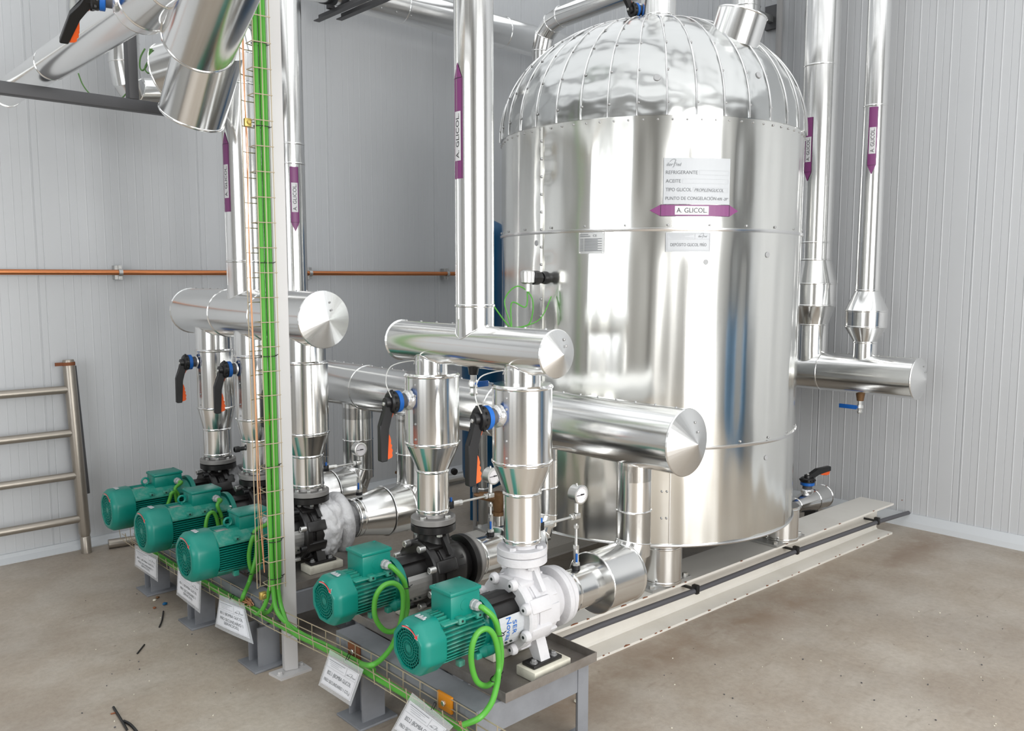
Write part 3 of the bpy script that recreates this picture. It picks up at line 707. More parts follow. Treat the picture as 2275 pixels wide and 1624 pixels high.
# ---- suction drops with mitred elbow
def drop(label, y, r, zs, big, stub):
    """big = (x0, x1, r) horizontal cladding towards the pump, stub = (x0, x1, r, r1) nearer piece"""
    X = 2.64; t = thing('suction_elbow', label, 'pipe', (X, y, zs)); bm = NB()
    saddle(bm, X, y, 1.072, .128, r, -1, .06)
    clad(bm, (X, y, zs+.06), (0, 0, 1), .95-zs-.06+.0, r, (), 56)
    mitre(bm, [(X, y, .76), (X, y, zs+.115), (X-.035, y, zs+.035), (X-.11, y, zs)], r*1.0, 56)
    ringtube(bm, [V((X+r*cos(2*pi*k/56), y+r*sin(2*pi*k/56), .76)) for k in range(56)], .004)
    fin(bm, 'drop', ALU, t, 14)
    bm = NB(); x0, x1, rb = big; P = [(0, stub[2] if stub[3] < .02 else rb-.0)]
    P = [(0, stub[2])]+bead(.008, rb, .004, .004)+bead(x1-x0-.008, rb)+[(x1-x0, rb*.6)]
    rev(bm, (x0, y, zs), (1, 0, 0), P, 72); fin(bm, 'large_cladding', ALU, t, 14)
    bm = NB(); x0, x1, ra, rb2 = stub; P = [(0, ra)]+bead(.012, ra)+[(.035, ra)]+bead(.04, ra, .003)+[(x1-x0, rb2)]; rev(bm, (x0, y, zs), (1, 0, 0), P, 64); fin(bm, 'small_cladding', ALU, t, 14)
    return t
drop('clad suction elbow of the frosted front pump, with wide drum', 2.11, .070, .512, (2.38, 2.585, .118), (2.21, 2.41, .078, .078))
drop('clad suction elbow of the second pump, mostly behind the frosted pump', 2.63, .062, .52, (2.36, 2.57, .100), (2.20, 2.38, .078, .078))
drop('clad conical suction elbow of the pump beside the white post', 3.635, .085, .472, (2.44, 2.585, .130), (2.245, 2.44, .098, .128))
drop('clad suction elbow behind the gauge of the third pump', 4.17, .088, .472, (2.44, 2.585, .130), (2.245, 2.44, .098, .128))
drop('clad suction elbow farthest left under the collector', 4.68, .088, .472, (2.44, 2.585, .130), (2.245, 2.44, .098, .128))

# ------------------------------------------------------------------ pumps
def bolt_ring(name, m, c, ax, r, n, s, h, a0=0, parent=None, hexn=6):
    ax_, e1, e2 = basis(ax)
    for k in range(n):
        a = a0+2*pi*k/n; bm = NB(); hexbolt(bm, V(c)+(e1*cos(a)+e2*sin(a))*r, ax, s, h, n=hexn); fin(bm, name, m, parent)
def pump(label, y, z, big, frost, zt, zf):
    """axis along x at height z, stands at zt, discharge flange top at zf"""
    t = thing('pump', label, 'pump', (PX, y, zt)); body = {0: BLACK, 1: FROST, 2: BLACK}[frost]
    xf = 1.388 if big else 1.503; xc = xf+(.118 if big else .092); R = .112 if big else .091; xm = 1.825 if big else 1.80
    # fan cover with open grille
    def octo(a, t_):
        k = max(cos(((a+pi/8) % (pi/4))-pi/8), .94); w = 1.0 if not big else .45; return 1+w*(1/k-1.02)
    bm = NB(); L = xc-xf
    rev(bm, (xf, y, z), (1, 0, 0), [(.006, R*.70), (0, R*.71), (.0, R*.83), (.004, R*.88), (.020, R*.985), (.030, R), (L-.006, R*1.01), (L, R*.99), (L, R*.9), (.04, R*.9), (.02, R*.70), (.006, R*.70)], 64, octo, cap=False)
    fc = fin(bm, 'fan_cover', GREEN, t, 40)
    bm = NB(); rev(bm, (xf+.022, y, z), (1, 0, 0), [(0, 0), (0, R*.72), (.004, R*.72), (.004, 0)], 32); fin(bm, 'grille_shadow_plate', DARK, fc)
    bm = NB(); rev(bm, (xf+.004, y, z), (1, 0, 0), [(0, 0), (0, R*.15), (.006, R*.15), (.006, 0)], 24)
    for q in (.27, .40, .51, .62, .72):
        rr = R*q; rev(bm, (xf+.003, y, z), (1, 0, 0), [(0, rr-.0011), (0, rr+.0011), (.005, rr+.0011), (.005, rr-.0011), (0, rr-.0011)], 40, cap=False)
    for k in range(28 if not big else 18):
        a = 2*pi*k/(28 if not big else 18); r0, r1 = R*.12, R*.74; c = V((xf+.0055, y+(r0+r1)/2*cos(a), z+(r0+r1)/2*sin(a)))
        box(bm, c, (.004, r1-r0, .0013 if not big else .0016), Matrix.Rotation(a, 3, 'X'))
    fin(bm, 'grille', GREEN, fc, 40)
    # red and white turning arrow, small white badge on top of the cover
    def fa(x, yy, l=0): a = pi/2+.1-x/(R*.86); q = R*.86+yy; return V((xf+.006-l, y-q*cos(a)*1.0, z+q*sin(a)))
    bm = NB()
    def fa2(a, q): return V((xf-.001+(.012 if q > R*.8 else 0)*((q-R*.8)/(R*.2)), y-q*cos(a), z+q*sin(a)))
    P = []; n = 8
    for wv, mi_, lift_ in ((.0040, 1, 0), (.0017, 0, .0012)):
        pr = None
        for k in range(n+1):
            a = rad(110-62*k/n); q = (bm.verts.new(fa2(a, R*.80-wv)-V((lift_, 0, 0))), bm.verts.new(fa2(a, R*.80+wv)-V((lift_, 0, 0))))
            if pr: bm.faces.new((pr[0], q[0], q[1], pr[1])).material_index = mi_
            pr = q
        hd = 2.6 if mi_ else 4.2
        v = [bm.verts.new(fa2(rad(50), R*.80-wv*hd)-V((lift_, 0, 0))), bm.verts.new(fa2(rad(50), R*.80+wv*hd)-V((lift_, 0, 0))), bm.verts.new(fa2(rad(38 if mi_ else 40), R*.80)-V((lift_, 0, 0)))]
        bm.faces.new(v).material_index = mi_
    fin(bm, 'turning_arrow', [REDM, BOXW], fc, smooth=False)
    bm = NB(); [bx(bm, xf+.042, xf+.052+.01*(k % 2), y-.030+.008*k, y-.025+.008*k, z+R*1.0, z+R*1.0+.0035) for k in range(6)]; fin(bm, 'badge', LABW, fc)['kind'] = 'stuff'
    # motor body and cooling fins
    bm = NB(); rb = R*.80; rev(bm, (xc-.03, y, z), (1, 0, 0), [(0, rb*.98), (xm-xc+.03, rb*.98)], 48)
    m1 = fin(bm, 'motor_body', GREEN, t, 40)
    bm = NB(); nf = 13 if big else 9; hz = rb*.80
    for k in range(nf):
        zz = -hz*.98+2*hz*k/(nf-1)*.90; hy = sqrt(max((R*.95)**2-zz*zz, .001)) if not big else R*.97-abs(zz)*.12
        bx(bm, xc+.002, xm-.035, y-hy, y+hy, z+zz-.0017, z+zz+.0017)
    for k in range(7):
        yy = -.045+.015*k; bx(bm, xc+.002, xm-.05, y+yy-.0015, y+yy+.0015, z+rb*.6, z+sqrt((R*.96)**2-yy*yy))
    fin(bm, 'cooling_fins', GREEND if not big else GREEN, m1, 40)
    bm = NB()      # cast rails along the motor, with square lugs
    if big: prism(bm, [(xc, y-R*.55, z+R*.80), (xc, y-R*.98, z+R*.52), (xc, y-R*.98, z+R*.44), (xc, y+R*.98, z+R*.44), (xc, y+R*.98, z+R*.52), (xc, y+R*.55, z+R*.80), (xc, y+R*.4, z+R*.90), (xc, y-R*.4, z+R*.90)], (xm-xc-.02, 0, 0))
    else: bx(bm, xc+.002, xm-.01, y-R*.80, y+R*.80, z+R*.70, z+R*.78, bev=.004)
    fin(bm, 'top_rail', GREEND, m1, 40)
    if big:
        bm = NB(); prism(bm, [(xc, y-R*.92, z-R*.60), (xc, y-R*.5, z-R*.9), (xc, y+R*.5, z-R*.9), (xc, y+R*.92, z-R*.60)], (xm-xc-.02, 0, 0)); fin(bm, 'bottom_rail', GREEND, m1, 40)
    lx_ = (xc+.07, xc+.145, xc+.185) if big else (xc+.06, xc+.135)
    for x in lx_:
        bm = NB(); bx(bm, x, x+.028, y-R*(.99 if big else .86), y-R*.5, z+R*(.55 if big else .62), z+R*(.70 if big else .86), bev=.003); fin(bm, 'lug', GREEND, m1, 40)
        bm = NB(); bx(bm, x, x+.024, y-R*.86, y-R*.6, z-R*.95, z-R*.72, bev=.003); fin(bm, 'lug', GREEND, m1, 40)
    for x in ((xc+.07, xc+.145, xc+.185) if big else (xc+.06, xc+.135)):
        bm = NB(); cyl(bm, (x+.014, y-R*(1.0 if big else .87), z+R*(.62 if big else .74)), (x+.014, y-R*.8, z+R*(.62 if big else .74)), .0045, 8); fin(bm, 'hole', DARK, m1)
    bm = NB(); rev(bm, (xm, y, z), (1, 0, 0), [(-.035, R*.72), (-.03, R*.86), (-.012, R*.90), (-.012, R*1.06), (0, R*1.08), (.012, R*1.06), (.012, R*.6)], 64); fl = fin(bm, 'motor_flange', GREEN, t, 30)
    for a in (rad(-35), rad(215), rad(35), rad(145)):
        p = V((xm-.014, y+R*.98*cos(a), z+R*.98*sin(a))); bm = NB(); hexbolt(bm, p, (-1, 0, 0), .009, .012); fin(bm, 'flange_bolt', ZINC, fl)
    bm = NB(); rev(bm, (xm-.055, y-R*.70, z-R*.72), (1, 0, 0), [(0, .012), (.02, .026), (.06, .026)], 20); fin(bm, 'lower_lug', GREEN, m1)
    # terminal box
    x0, x1, yy0, yy1, zb, zt_ = (1.625, 1.775, y-.058, y+.058, z+R*.70, z+.165) if big else (1.640, 1.765, y-.054, y+.054, z+R*.72, z+.160)
    bm = NB(); bx(bm, x0, x1, yy0, yy1, zb, zt_-.014, bev=.005)
    rev(bm, (x0+.06, yy0+.002, (zb+zt_)/2-.005), (0, -1, 0), [(0, .020), (.003, .020), (.004, .012)], 20)
    tb = fin(bm, 'terminal_box', GREEN, t, 40)
    bm = NB(); bx(bm, x0-.004, x1+.004, yy0-.004, yy1+.004, zt_-.014, zt_, bev=.004)
    for a in (x0+.008, x1-.008):
        for b in (yy0+.008, yy1-.008): hexbolt(bm, (a, b, zt_-.002), (0, 0, 1), .005, .004, n=8)
    fin(bm, 'box_lid', GREEN, tb, 40)
    gx = x1-.030; gz = zb+.035
    bm = NB(); rev(bm, (gx, yy0, gz), (0, -1, 0), [(0, .019), (.010, .019), (.012, .016), (.016, .0165), (.028, .0165), (.036, .011)], 8); fin(bm, 'cable_gland', GREYPL, tb, 20)
    if big:
        bm = NB(); q = V((xc+.085, y-.01, z+R*.90+.026)); R8 = [q+V((0.018*cos(2*pi*k/20), 0, .018*sin(2*pi*k/20))) for k in range(20)]
        ringtube(bm, R8, .0055, n=8); cyl(bm, q-V((0, 0, .03)), q-V((0, 0, .016)), .008, 12); fin(bm, 'lifting_eye', GREEN, m1)
        bm = NB(); bx(bm, xc+.015, xc+.07, y-.045, y-.005, z+R*.90-.002, z+R*.90+.002); fin(bm, 'rating_plate', STEEL, m1)
    # lantern between motor and pump
    xl0, xl1 = xm+.012, 1.93; rl = .086 if not big else .088
    bm = NB(); rev(bm, (xl0, y, z), (1, 0, 0), [(0, rl), (xl1-xl0, rl)], 12, cap=True)
    for k in (1, 4, 7, 10):
        a = 2*pi*k/12; box(bm, (xl0+(xl1-xl0)/2, y+rl*cos(a), z+rl*sin(a)), (xl1-xl0, .022, .022), Matrix.Rotation(a, 3, 'X'))
    ln = fin(bm, 'lantern', BLACK, t)
    bm = NB()      # thin guard plate wrapped round the lantern, with square punch holes
    for a0_, a1_ in ((rad(158), rad(238)),):
        Q = []
        for k in range(9):
            a = a0_+(a1_-a0_)*k/8; Q.append((y+(rl+.016)*cos(a), z+(rl+.016)*sin(a)))
        for (ya, za), (yb, zb_) in zip(Q, Q[1:]):
            prism(bm, [(xl0+.002, ya, za), (xl0+.002, yb, zb_), (xl0+.002, yb+(yb-y)*-.03, zb_-(zb_-z)*.03), (xl0+.002, ya-(ya-y)*.03, za-(za-z)*.03)], (xl1-xl0-.006, 0, 0))
    for k in range(3):
        a = rad(246); x = xl0+.02+.022*k; box(bm, (x, y+(rl+.0165)*cos(rad(215)), z+(rl+.0165)*sin(rad(215))), (.009, .004, .009), Matrix.Rotation(rad(215)-pi/2, 3, 'X'), mi=1)
    gd = fin(bm, 'guard', [LABW if frost == 1 else STEEL, DARK], ln, 40)
    if frost == 1:
        def fg(x, yy, l=0):
            a = rad(150)+yy/(rl+.017); q = rl+.0175+l; return V((xl0+x, y+q*cos(a), z+q*sin(a)))
        def fr(u, v): return fg(.012+v*.07, .012+u*.10)   # runs down and right round the plate
        bm = NB(); text(bm, 'Novaa', lambda a, b: fg(.030+b*.022, .105-.085*(1-a)), 0, 1, 0, 1); text(bm, 'SER', lambda a, b: fg(.058+b*.018, .085-.05*(1-a)), 0, 1, 0, 1)
        fin(bm, 'lettering', BLUE, gd, smooth=False)
    # volute casing
    bm = NB()
    rev(bm, (1.925, y, z), (1, 0, 0), [(0, .088), (0, .128), (.006, .134), (.03, .134), (.036, .126), (.05, .118), (.09, .128), (.15, .122), (.19, .098), (.225, .082), (.23, .082)], 48,
        lambda a, t_: 1+.035*sin(3*a+.8)*(t_ > .05)*(t_ < .2))
    # cast lobes with bolt bosses, neck to the discharge flange
    for k in range(8):
        a = rad(22.5+45*k); c = V((1.965, y+.112*cos(a), z+.112*sin(a))); box(bm, c+V((.02, 0, 0)), (.10, .05, .052), Matrix.Rotation(a, 3, 'X'), bev=.008)
        box(bm, V((2.03, y+.118*cos(a+.39), z+.118*sin(a+.39))), (.10, .012, .07), Matrix.Rotation(a+.39, 3, 'X'), bev=.003)
    zn = zf-.075
    rev(bm, (PX, y, z+.06), (0, 0, 1), [(0, .085), (.05, .07), (zn-z-.06, .058), (zn-z-.05, .062)], 32)
    for a in (-1, 1): prism(bm, [(PX-.01, y+a*.03, z+.08), (PX-.01, y+a*.115, z+.09), (PX-.01, y+a*.062, zn)], (.02, 0, 0))
    casing = fin(bm, 'casing', body, t, 42)
    bm = NB()
    rf = .090 if not big else .100
    rev(bm, (PX, y, zn), (0, 0, 1), [(0, rf*.95), (.003, rf), (.028, rf), (.031, rf*.95), (.031, rf*.7)], 56); fin(bm, 'pump_flange', body if frost != 2 else BLACK, t, 30)
    bm = NB(); rev(bm, (PX, y, zn+.033), (0, 0, 1), [(0, rf*.97), (.002, rf), (.022, rf), (.024, rf*.97), (.026, rf*.66), (.044, rf*.62)], 56); cf = fin(bm, 'counter_flange', FROST if frost == 1 else CASTG, t, 30)
    fb = FROST if frost == 1 else ZINC
    bolt_ring('flange_bolt', fb, (PX, y, zn+.056), (0, 0, 1), rf*.78, 4 if not big else 8, .013 if not big else .010, .012, rad(18), cf)
    bolt_ring('flange_nut', fb, (PX, y, zn+.001), (0, 0, -1), rf*.78, 4 if not big else 8, .013 if not big else .010, .014, rad(18), cf)
    # bosses with socket screws on the cover face
    for k in range(8):
        a = rad(22.5+45*k); p = V((1.927, y+.125*cos(a), z+.125*sin(a))); bm = NB()
        if frost == 1: rev(bm, p, (-1, 0, 0), [(0, .021), (.012, .021), (.020, .016), (.022, .006), (.018, .006), (.018, 0)], 16); so = fin(bm, 'cover_bolt', FROST, casing); bm = NB(); cyl(bm, p+V((-.0225, 0, 0)), p+V((-.018, 0, 0)), .0058, 6); fin(bm, 'socket', DARK, casing)
        else: rev(bm, p, (-1, 0, 0), [(0, .014), (.026, .014), (.028, .012), (.028, .007), (.018, .007), (.018, 0)], 16); fin(bm, 'cover_bolt', ZINC if not big or k % 2 else BLKPL, casing)
    bm = NB(); rs = .112 if not big else .118
    rk = rs if not big else rs*.86; rev(bm, (2.145, y, z), (1, 0, 0), [(0, rk*.9), (.004, rk), (.026, rk), (.03, rk*.95)], 56); fin(bm, 'suction_flange', {0: BLACK, 1: body, 2: FROSTG}[frost], t, 30)
    bm = NB(); rev(bm, (2.177, y, z), (1, 0, 0), [(0, rs*.93), (.003, rs*(.96 if not big else .84)), (.018, rs*(.96 if not big else .84)), (.02, rs*.78), (.072 if big else .045, rs*.76)], 56); fin(bm, 'suction_counter_flange', FROST if frost == 1 else (CASTG if not big else FROSTG), t, 30)
    # feet
    for s in (-1, 1):
        bm = NB(); yc = y+s*.105
        prism(bm, [(1.985, yc-s*.02, zt+.01), (1.985, yc+s*.020, zt+.01), (1.985, yc+s*.006, zt+.05), (1.985, y+s*.085, z-.05), (1.985, y+s*.03, z-.08)], (.045, 0, 0)); 
        ft_ = fin(bm, 'foot', FROST if frost == 1 else body, t, 35)
        bm = NB(); bx(bm, 1.94, 2.08, yc-.030, yc+.032, zt, zt+.013, bev=.003); fin(bm, 'foot_plate', BLACK, ft_)
        for x in (1.960, 2.057):
            bm = NB(); rev(bm, (x, yc+s*.008, zt+.013), (0, 0, 1), [(0, .014), (.003, .014)], 16); hexbolt(bm, (x, yc+s*.008, zt+.016), (0, 0, 1), .010, .009); fin(bm, 'foot_bolt', SCREW, ft_)
    return t, V((gx, yy0-.036, gz))
pump_spec = [('front green-motored pump whose casing is white with frost', 2.11, .520, False, 1, .350, .765),
             ('green-motored pump with a clean black casing, second from the front', 2.63, .524, False, 0, .350, .765),
             ('large green-motored pump right behind the white post, half frosted', 3.635, .462, True, 2, .325, .685),
             ('large green-motored pump in the middle of the left-hand three', 4.17, .462, True, 2, .325, .676),
             ('large green-motored pump farthest left, nearest the wall', 4.68, .462, True, 2, .325, .676)]
GL = [pump(*a)[1] for a in pump_spec]
# fluffy frost on the casings of the left pumps
def frostlump(label, y, z, k, m):
    bm = NB(); bmesh.ops.create_icosphere(bm, subdivisions=5, radius=1); rg = V((y*3, z, k))
    for v in bm.verts:
        n_ = v.co.normalized(); d = 1+.16*noise.fractal(n_*1.7+rg, 1, 2, 5)+.05*noise.noise(n_*7+rg)
        v.co = V((n_.x*.092*d*k+2.075, n_.y*.152*d*k+y, n_.z*.165*d*k+z-.005))
    o = fin(bm, 'frost_coating', m, None, 180); return o
def frostring(bm_, y, z, k):
    n = 64; R = []
    for i in range(n):
        a = 2*pi*i/n; q = .122*k*(1+.05*noise.noise(V((cos(a)*2, sin(a)*2, y)))); R.append(V((2.163, y+q*cos(a), z+q*sin(a))))
    ringtube(bm_, R, .034*k, n=14)
for i, (y, lb_) in enumerate(((3.635, 'thick fluffy white frost round the pump beside the white post'), (4.17, 'grey frost on the middle large pump, behind the tray wires'), (4.68, 'grey frost on the farthest left pump'))):
    o = frostlump('', y, .47, 1.0 if i == 0 else .86, WHITEF if i == 0 else FROSTG); 
    par = [q for q in bpy.data.objects if q.name.startswith('pump') and q.type == 'EMPTY'][2+i]
    for v in o.data.vertices: v.co -= LOC[par.name]
    o.parent = par; o['label'] = lb_
    bm = NB(); frostring(bm, y, .47, 1.0 if i == 0 else .8); q = fin(bm, 'frost_ring', WHITEF if i == 0 else FROSTG, par, 180)
# ------------------------------------------------------------------ pump frames, drip trays, pads
def hcol(par, x, y, z1, s=.10):
    bm = NB(); h = s/2; w = .006
    P = [(-h, -h), (-h, -h+.009), (-w/2, -h+.009), (-w/2, h-.009), (-h, h-.009), (-h, h), (h, h), (h, h-.009), (w/2, h-.009), (w/2, -h+.009), (h, -h+.009), (h, -h)]
    prism(bm, [(x+a, y+b, .01) for a, b in P], (0, 0, z1-.01)); lg = fin(bm, 'leg', GPAINT, par, smooth=False)
    bm = NB(); bx(bm, x-.085, x+.085, y-.085, y+.085, 0, .010, bev=.002); fin(bm, 'base_plate', GPAINT, lg)
    return lg
def frame(label, x0, x1, y0, y1, z1, legs, angles):
    t = thing('steel_stand', label, 'frame', ((x0+x1)/2, (y0+y1)/2, 0)); hb = .10
    for xa, nm in ((x0, 1), (x1-.05, -1)):
        bm = NB(); P = [(0, 0), (.10, 0), (.10, -.008), (.008, -.010), (.008, -hb+.010), (.10, -hb+.008), (.10, -hb), (0, -hb)] if nm > 0 else [(.05, 0), (-.02, 0), (-.02, -.008), (.042, -.010), (.042, -hb+.010), (-.02, -hb+.008), (-.02, -hb), (.05, -hb)]
        prism(bm, [(xa+a, y0, z1+b) for a, b in P], (0, y1-y0, 0)); fin(bm, 'long_beam', GPAINT, t, smooth=False)
    for ya, s in ((y0, 1), (y1, -1)):
        bm = NB(); P = [(0, 0), (.05, 0), (.05, -.008), (.007, -.010), (.007, -hb+.010), (.05, -hb+.008), (.05, -hb), (0, -hb)]
        prism(bm, [(x0+.008, ya+s*a-s*.001, z1+b-.001) for a, b in P], (x1-x0-.016, 0, 0)); fin(bm, 'cross_beam', GPAINT, t, smooth=False)
    for x, y in legs: hcol(t, x, y, z1-hb)
    for x, y, sx, sy in angles:
        bm = NB(); P = [(0, 0), (sx*.055, 0), (sx*.055, sy*.007), (sx*.007, sy*.007), (sx*.007, sy*.055), (0, sy*.055)]
        prism(bm, [(x+a, y+b, .008) for a, b in P], (0, 0, z1-.02)); lg = fin(bm, 'leg', GPAINT, t, smooth=False)
        bm = NB(); bx(bm, x-.03, x+.09*sx if sx > 0 else x+.03, y-.03, y+.09, 0, .008); fin(bm, 'base_plate', GPAINT, lg)
    return t
f2 = frame('grey steel frame under the two front pumps', 1.66, 2.19, 1.955, 2.81, .31, [(1.70, 2.66), (2.14, 2.66)], [(1.6565, 1.9505, 1, 1), (2.1935, 1.9505, -1, 1)])
f1 = frame('grey steel frame under the three left pumps', 1.60, 2.19, 3.34, 4.90, .285, [(1.62, 3.36), (1.60, 3.99), (1.60, 4.58), (2.14, 3.40), (2.14, 4.58)], [])
for y, z, m, lb_ in ((2.62, .27, RUST, 'rust-brown bracket plate'), (2.07, .275, mat('orange_paint', (.70, .25, .01), .5), 'orange bracket plate')):
    bm = NB(); p = px(788, 1446, X=1.655) if m is RUST else px(990, 1560, X=1.655)
    bx(bm, 1.648, 1.658, p.y-.038, p.y+.038, p.z-.028, p.z+.030, bev=.001); o = lab(fin(bm, 'bracket_plate', m, f2), lb_)
    bm = NB(); hexbolt(bm, (1.648, p.y, p.z), (-1, 0, 0), .010, .008); fin(bm, 'bolt', ZINC, o)
def driptray(label, x0, x1, y0, y1, z0, h=.034):
    bm = NB(); w = .003; bx(bm, x0, x1, y0, y1, z0, z0+.003)
    bx(bm, x0, x0+w, y0, y1, z0+.003, z0+h); bx(bm, x1-w, x1, y0, y1, z0+.003, z0+h); bx(bm, x0+w, x1-w, y0, y0+w, z0+.003, z0+h); bx(bm, x0+w, x1-w, y1-w, y1, z0+.003, z0+h)
    return tag(fin(bm, 'drip_tray', TRAYM, smooth=False), label, 'tray')
driptray('stained steel drip tray under the two front pumps', 1.765, 2.215, 1.93, 2.86, .311)
driptray('dirty steel drip tray under the three left pumps', 1.72, 2.26, 3.36, 4.96, .286)
for i, (l_, y, z, zt, b, big, fr) in enumerate([(p_[0], p_[1], p_[2], p_[5], None, p_[3], p_[4]) for p_ in pump_spec]):
    for s in (-1, 1):
        yc = y+s*.107; z0 = .3145 if i < 2 else .2895; side = 'near' if s < 0 else 'far'
        nm = ['frosted front pump', 'second pump from the front', 'pump right behind the white post', 'middle pump of the left three', 'farthest left pump'][i]
        bm = NB(); bx(bm, 1.925, 2.105, yc-.047, yc+.047, z0, zt, bev=.003)
        tag(fin(bm, 'support_pad', PAD), '%s-side thick white plastic pad under the %s' % (side, nm), 'pad')
# ------------------------------------------------------------------ white post
post = thing('white_post', 'slim white steel post running floor to ceiling beside the green cables', 'post', (1.66, 3.21, 0))
bm = NB(); prism(bm, [(1.634, 3.196, .01), (1.69, 3.180, .01), (1.69, 3.215, .01), (1.640, 3.232, .01)], (0, 0, ZC-.02)); bmesh.ops.bevel(bm, geom=bm.edges[:], offset=.003, segments=2, affect='EDGES'); fin(bm, 'column', WPAINT, post, 20)
bm = NB(); prism(bm, [(1.578, 3.236, 0), (1.59, 3.146, 0), (1.735, 3.146, 0), (1.735, 3.236, 0)], (0, 0, .011)); fin(bm, 'base_plate', WPAINT, post, smooth=False)
for x, y in ((1.605, 3.185), (1.712, 3.20)):
    bm = NB(); rev(bm, (x, y, .011), (0, 0, 1), [(0, .014), (.003, .014)], 16); hexbolt(bm, (x, y, .014), (0, 0, 1), .010, .010); fin(bm, 'anchor_bolt', WPAINT, post)
# ------------------------------------------------------------------ wire cable tray (one vertical run, one horizontal)
RW = .0021
vt = thing('wire_cable_tray', 'vertical wire mesh tray with green cables beside the white post', 'cable tray', (1.58, 3.2, .38))
bm = NB(); za, zb_ = .40, 3.05
for x, y in ((1.532, 3.222), (1.553, 3.236), (1.600, 3.236)): tube(bm, [(x, y, za), (x, y, zb_)], RW, 6)
for x, y in ((1.560, 3.165), (1.592, 3.158), (1.630, 3.162)): tube(bm, [(x, y, za), (x, y, zb_+1.2)], RW, 6)
fin(bm, 'rails', WIRE, vt)
z = za+.02
while z < zb_+1.1:
    bm = NB()
    if z < zb_: tube(bm, [(1.532, 3.222, z-.02), (1.553, 3.2385, z-.02), (1.605, 3.2385, z-.02)], RW, 6)
    tube(bm, [(1.605, 3.2385, z), (1.558, 3.22, z), (1.556, 3.162, z), (1.632, 3.156, z)], RW, 6)
    fin(bm, 'rung', WIRE, vt); z += .1
def TXr(y): # rear side of the horizontal tray
    return 1.652-.030*max(0, min(1, (y-2.5)/.6))-.03*max(0, min(1, (y-3.1)/1.0))
def TZ(y): return .312-.018*max(0, min(1, (y-2.7)/.5))-.02*max(0, min(1, (y-3.3)/1.2))
ht = thing('wire_cable_tray', 'horizontal wire mesh tray with green cables along the pump frames', 'cable tray', (1.62, 3.0, .25))
bm = NB(); ys = [1.70+.1*k for k in range(33)]
for dx, dz_ in ((-.002, 0), (-.002, -.034), (-.004, -.060), (-.030, -.062), (-.060, -.058), (-.062, -.022)):
    tube(bm, [(TXr(y)+dx, y, TZ(y)+dz_) for y in ys], RW, 6)
fin(bm, 'rails', WIRE, ht)
for y in ys:
    bm = NB(); X, Z = TXr(y+.04), TZ(y+.04)
    tube(bm, [(X-.004, y+.04, Z+.003), (X-.005, y+.04, Z-.062), (X-.058, y+.04, Z-.064), (X-.064, y+.04, Z-.004)], RW, 6)
    fin(bm, 'rung', WIRE, ht)
# green cable bundles
def cable(pts, label, r=.0095, sm=6, n=10, ties=()):
    t = thing('power_cable', label, 'cable', pts[0]); bm = NB(); tube(bm, pts, r, n, sm); fin(bm, 'sheath', CABLE, t)
    for c, ax, q in ties:
        bm = NB(); ax_, e1, e2 = basis(ax); R = [V(c)+(e1*cos(2*pi*k/18)*q[0]+e2*sin(2*pi*k/18)*q[1]) for k in range(18)]; ringtube(bm, R, .0017)
        tube(bm, [V(c)+e1*q[0], V(c)+e1*(q[0]+.014)+V((0, 0, .006))], .0015, 5); fin(bm, 'cable_tie', BLKPL, t)
    return t
B = lambda y, dx=-.03, dz_=-.046: (TXr(y)+dx, y, TZ(y)+dz_)
names = ['frontmost of the green cables running down the post, turning right to the front pumps', 'green cable behind it on the post, also turning right', 'green cable nearest the white post, turning left in the tray', 'green cable at the outer side of the post bundle, turning left']
for i, (x, y, dirn) in enumerate(((1.583, 3.190, -1), (1.604, 3.188, -1), (1.621, 3.196, 1), (1.590, 3.212, 1))):
    if dirn < 0: P = [(x, y, 4.7), (x, y, 3.0), (x, y, 2.0), (x, y, 1.0), (x, y, .55), (x+.002, y-.005, .40), (x+.003, y-.04, .30), B(3.02, -.02-.02*i, -.045), B(2.8, -.02-.02*i), B(2.5, -.02-.02*i)]+([B(2.25, -.04), B(1.95, -.04)] if i else [])
    else: P = [(x, y, 4.7), (x, y, 3.0), (x, y, 2.0), (x, y, 1.0), (x, y, .50), (x-.01, y+.01, .36), (x-.03, y+.06, .27), B(3.42, -.02-.015*(i-2)), B(3.8, -.02-.015*(i-2)), B(4.3, -.02-.015*(i-2)), B(4.7, -.02-.015*(i-2))]
    ties = [((1.600, 3.192, z), (0, 0, 1), (.033, .026)) for z in (.44, .60, .92, 1.38, 1.76, 2.30, 2.62)] if i == 0 else []
    cable(P, names[i], ties=ties)
cable([B(3.95, -.02, -.052), B(3.5, -.028, -.05), B(3.2, -.03, -.052), B(2.7, -.045, -.05), B(2.2, -.04, -.05), B(1.8, -.04, -.05)], 'green cable lying at the bottom of the horizontal wire tray')
# motor cables
def mc(i, pts, plane, tail, label, ties):
    P = [tuple(GL[i]+V((0, .006, 0))), tuple(GL[i]+V((.006, -.012, -.004)))]
    P += [tuple(px(u, v, Y=plane+dy)) for u, v, dy in pts]; P += tail
    return cable(P, label, .0098, 6, 12, ties)
Yp = 1.992
mc(0, [(1100, 1378, 0), (1112, 1430, 0), (1113, 1470, 0), (1105, 1500, 0), (1083, 1523, .0), (1060, 1514, 0), (1048, 1478, 0), (1048, 1440, -.01), (1060, 1408, -.015), (1080, 1397, -.02), (1096, 1410, -.025), (1106, 1445, -.025), (1108, 1490, -.02)], Yp,
   [tuple(px(1102, 1530, Z=.375)), tuple(px(1090, 1565, Z=.345)), tuple(px(1065, 1595, Z=.328)), tuple(px(1030, 1610, Z=.30))], 'green motor cable looping from the front pump box to the tray', [(px(1107, 1409, Y=Yp-.012), (.15, 0, 1), (.022, .018)), (px(1102, 1507, Y=Yp-.01), (-.2, 0, 1), (.020, .018))])
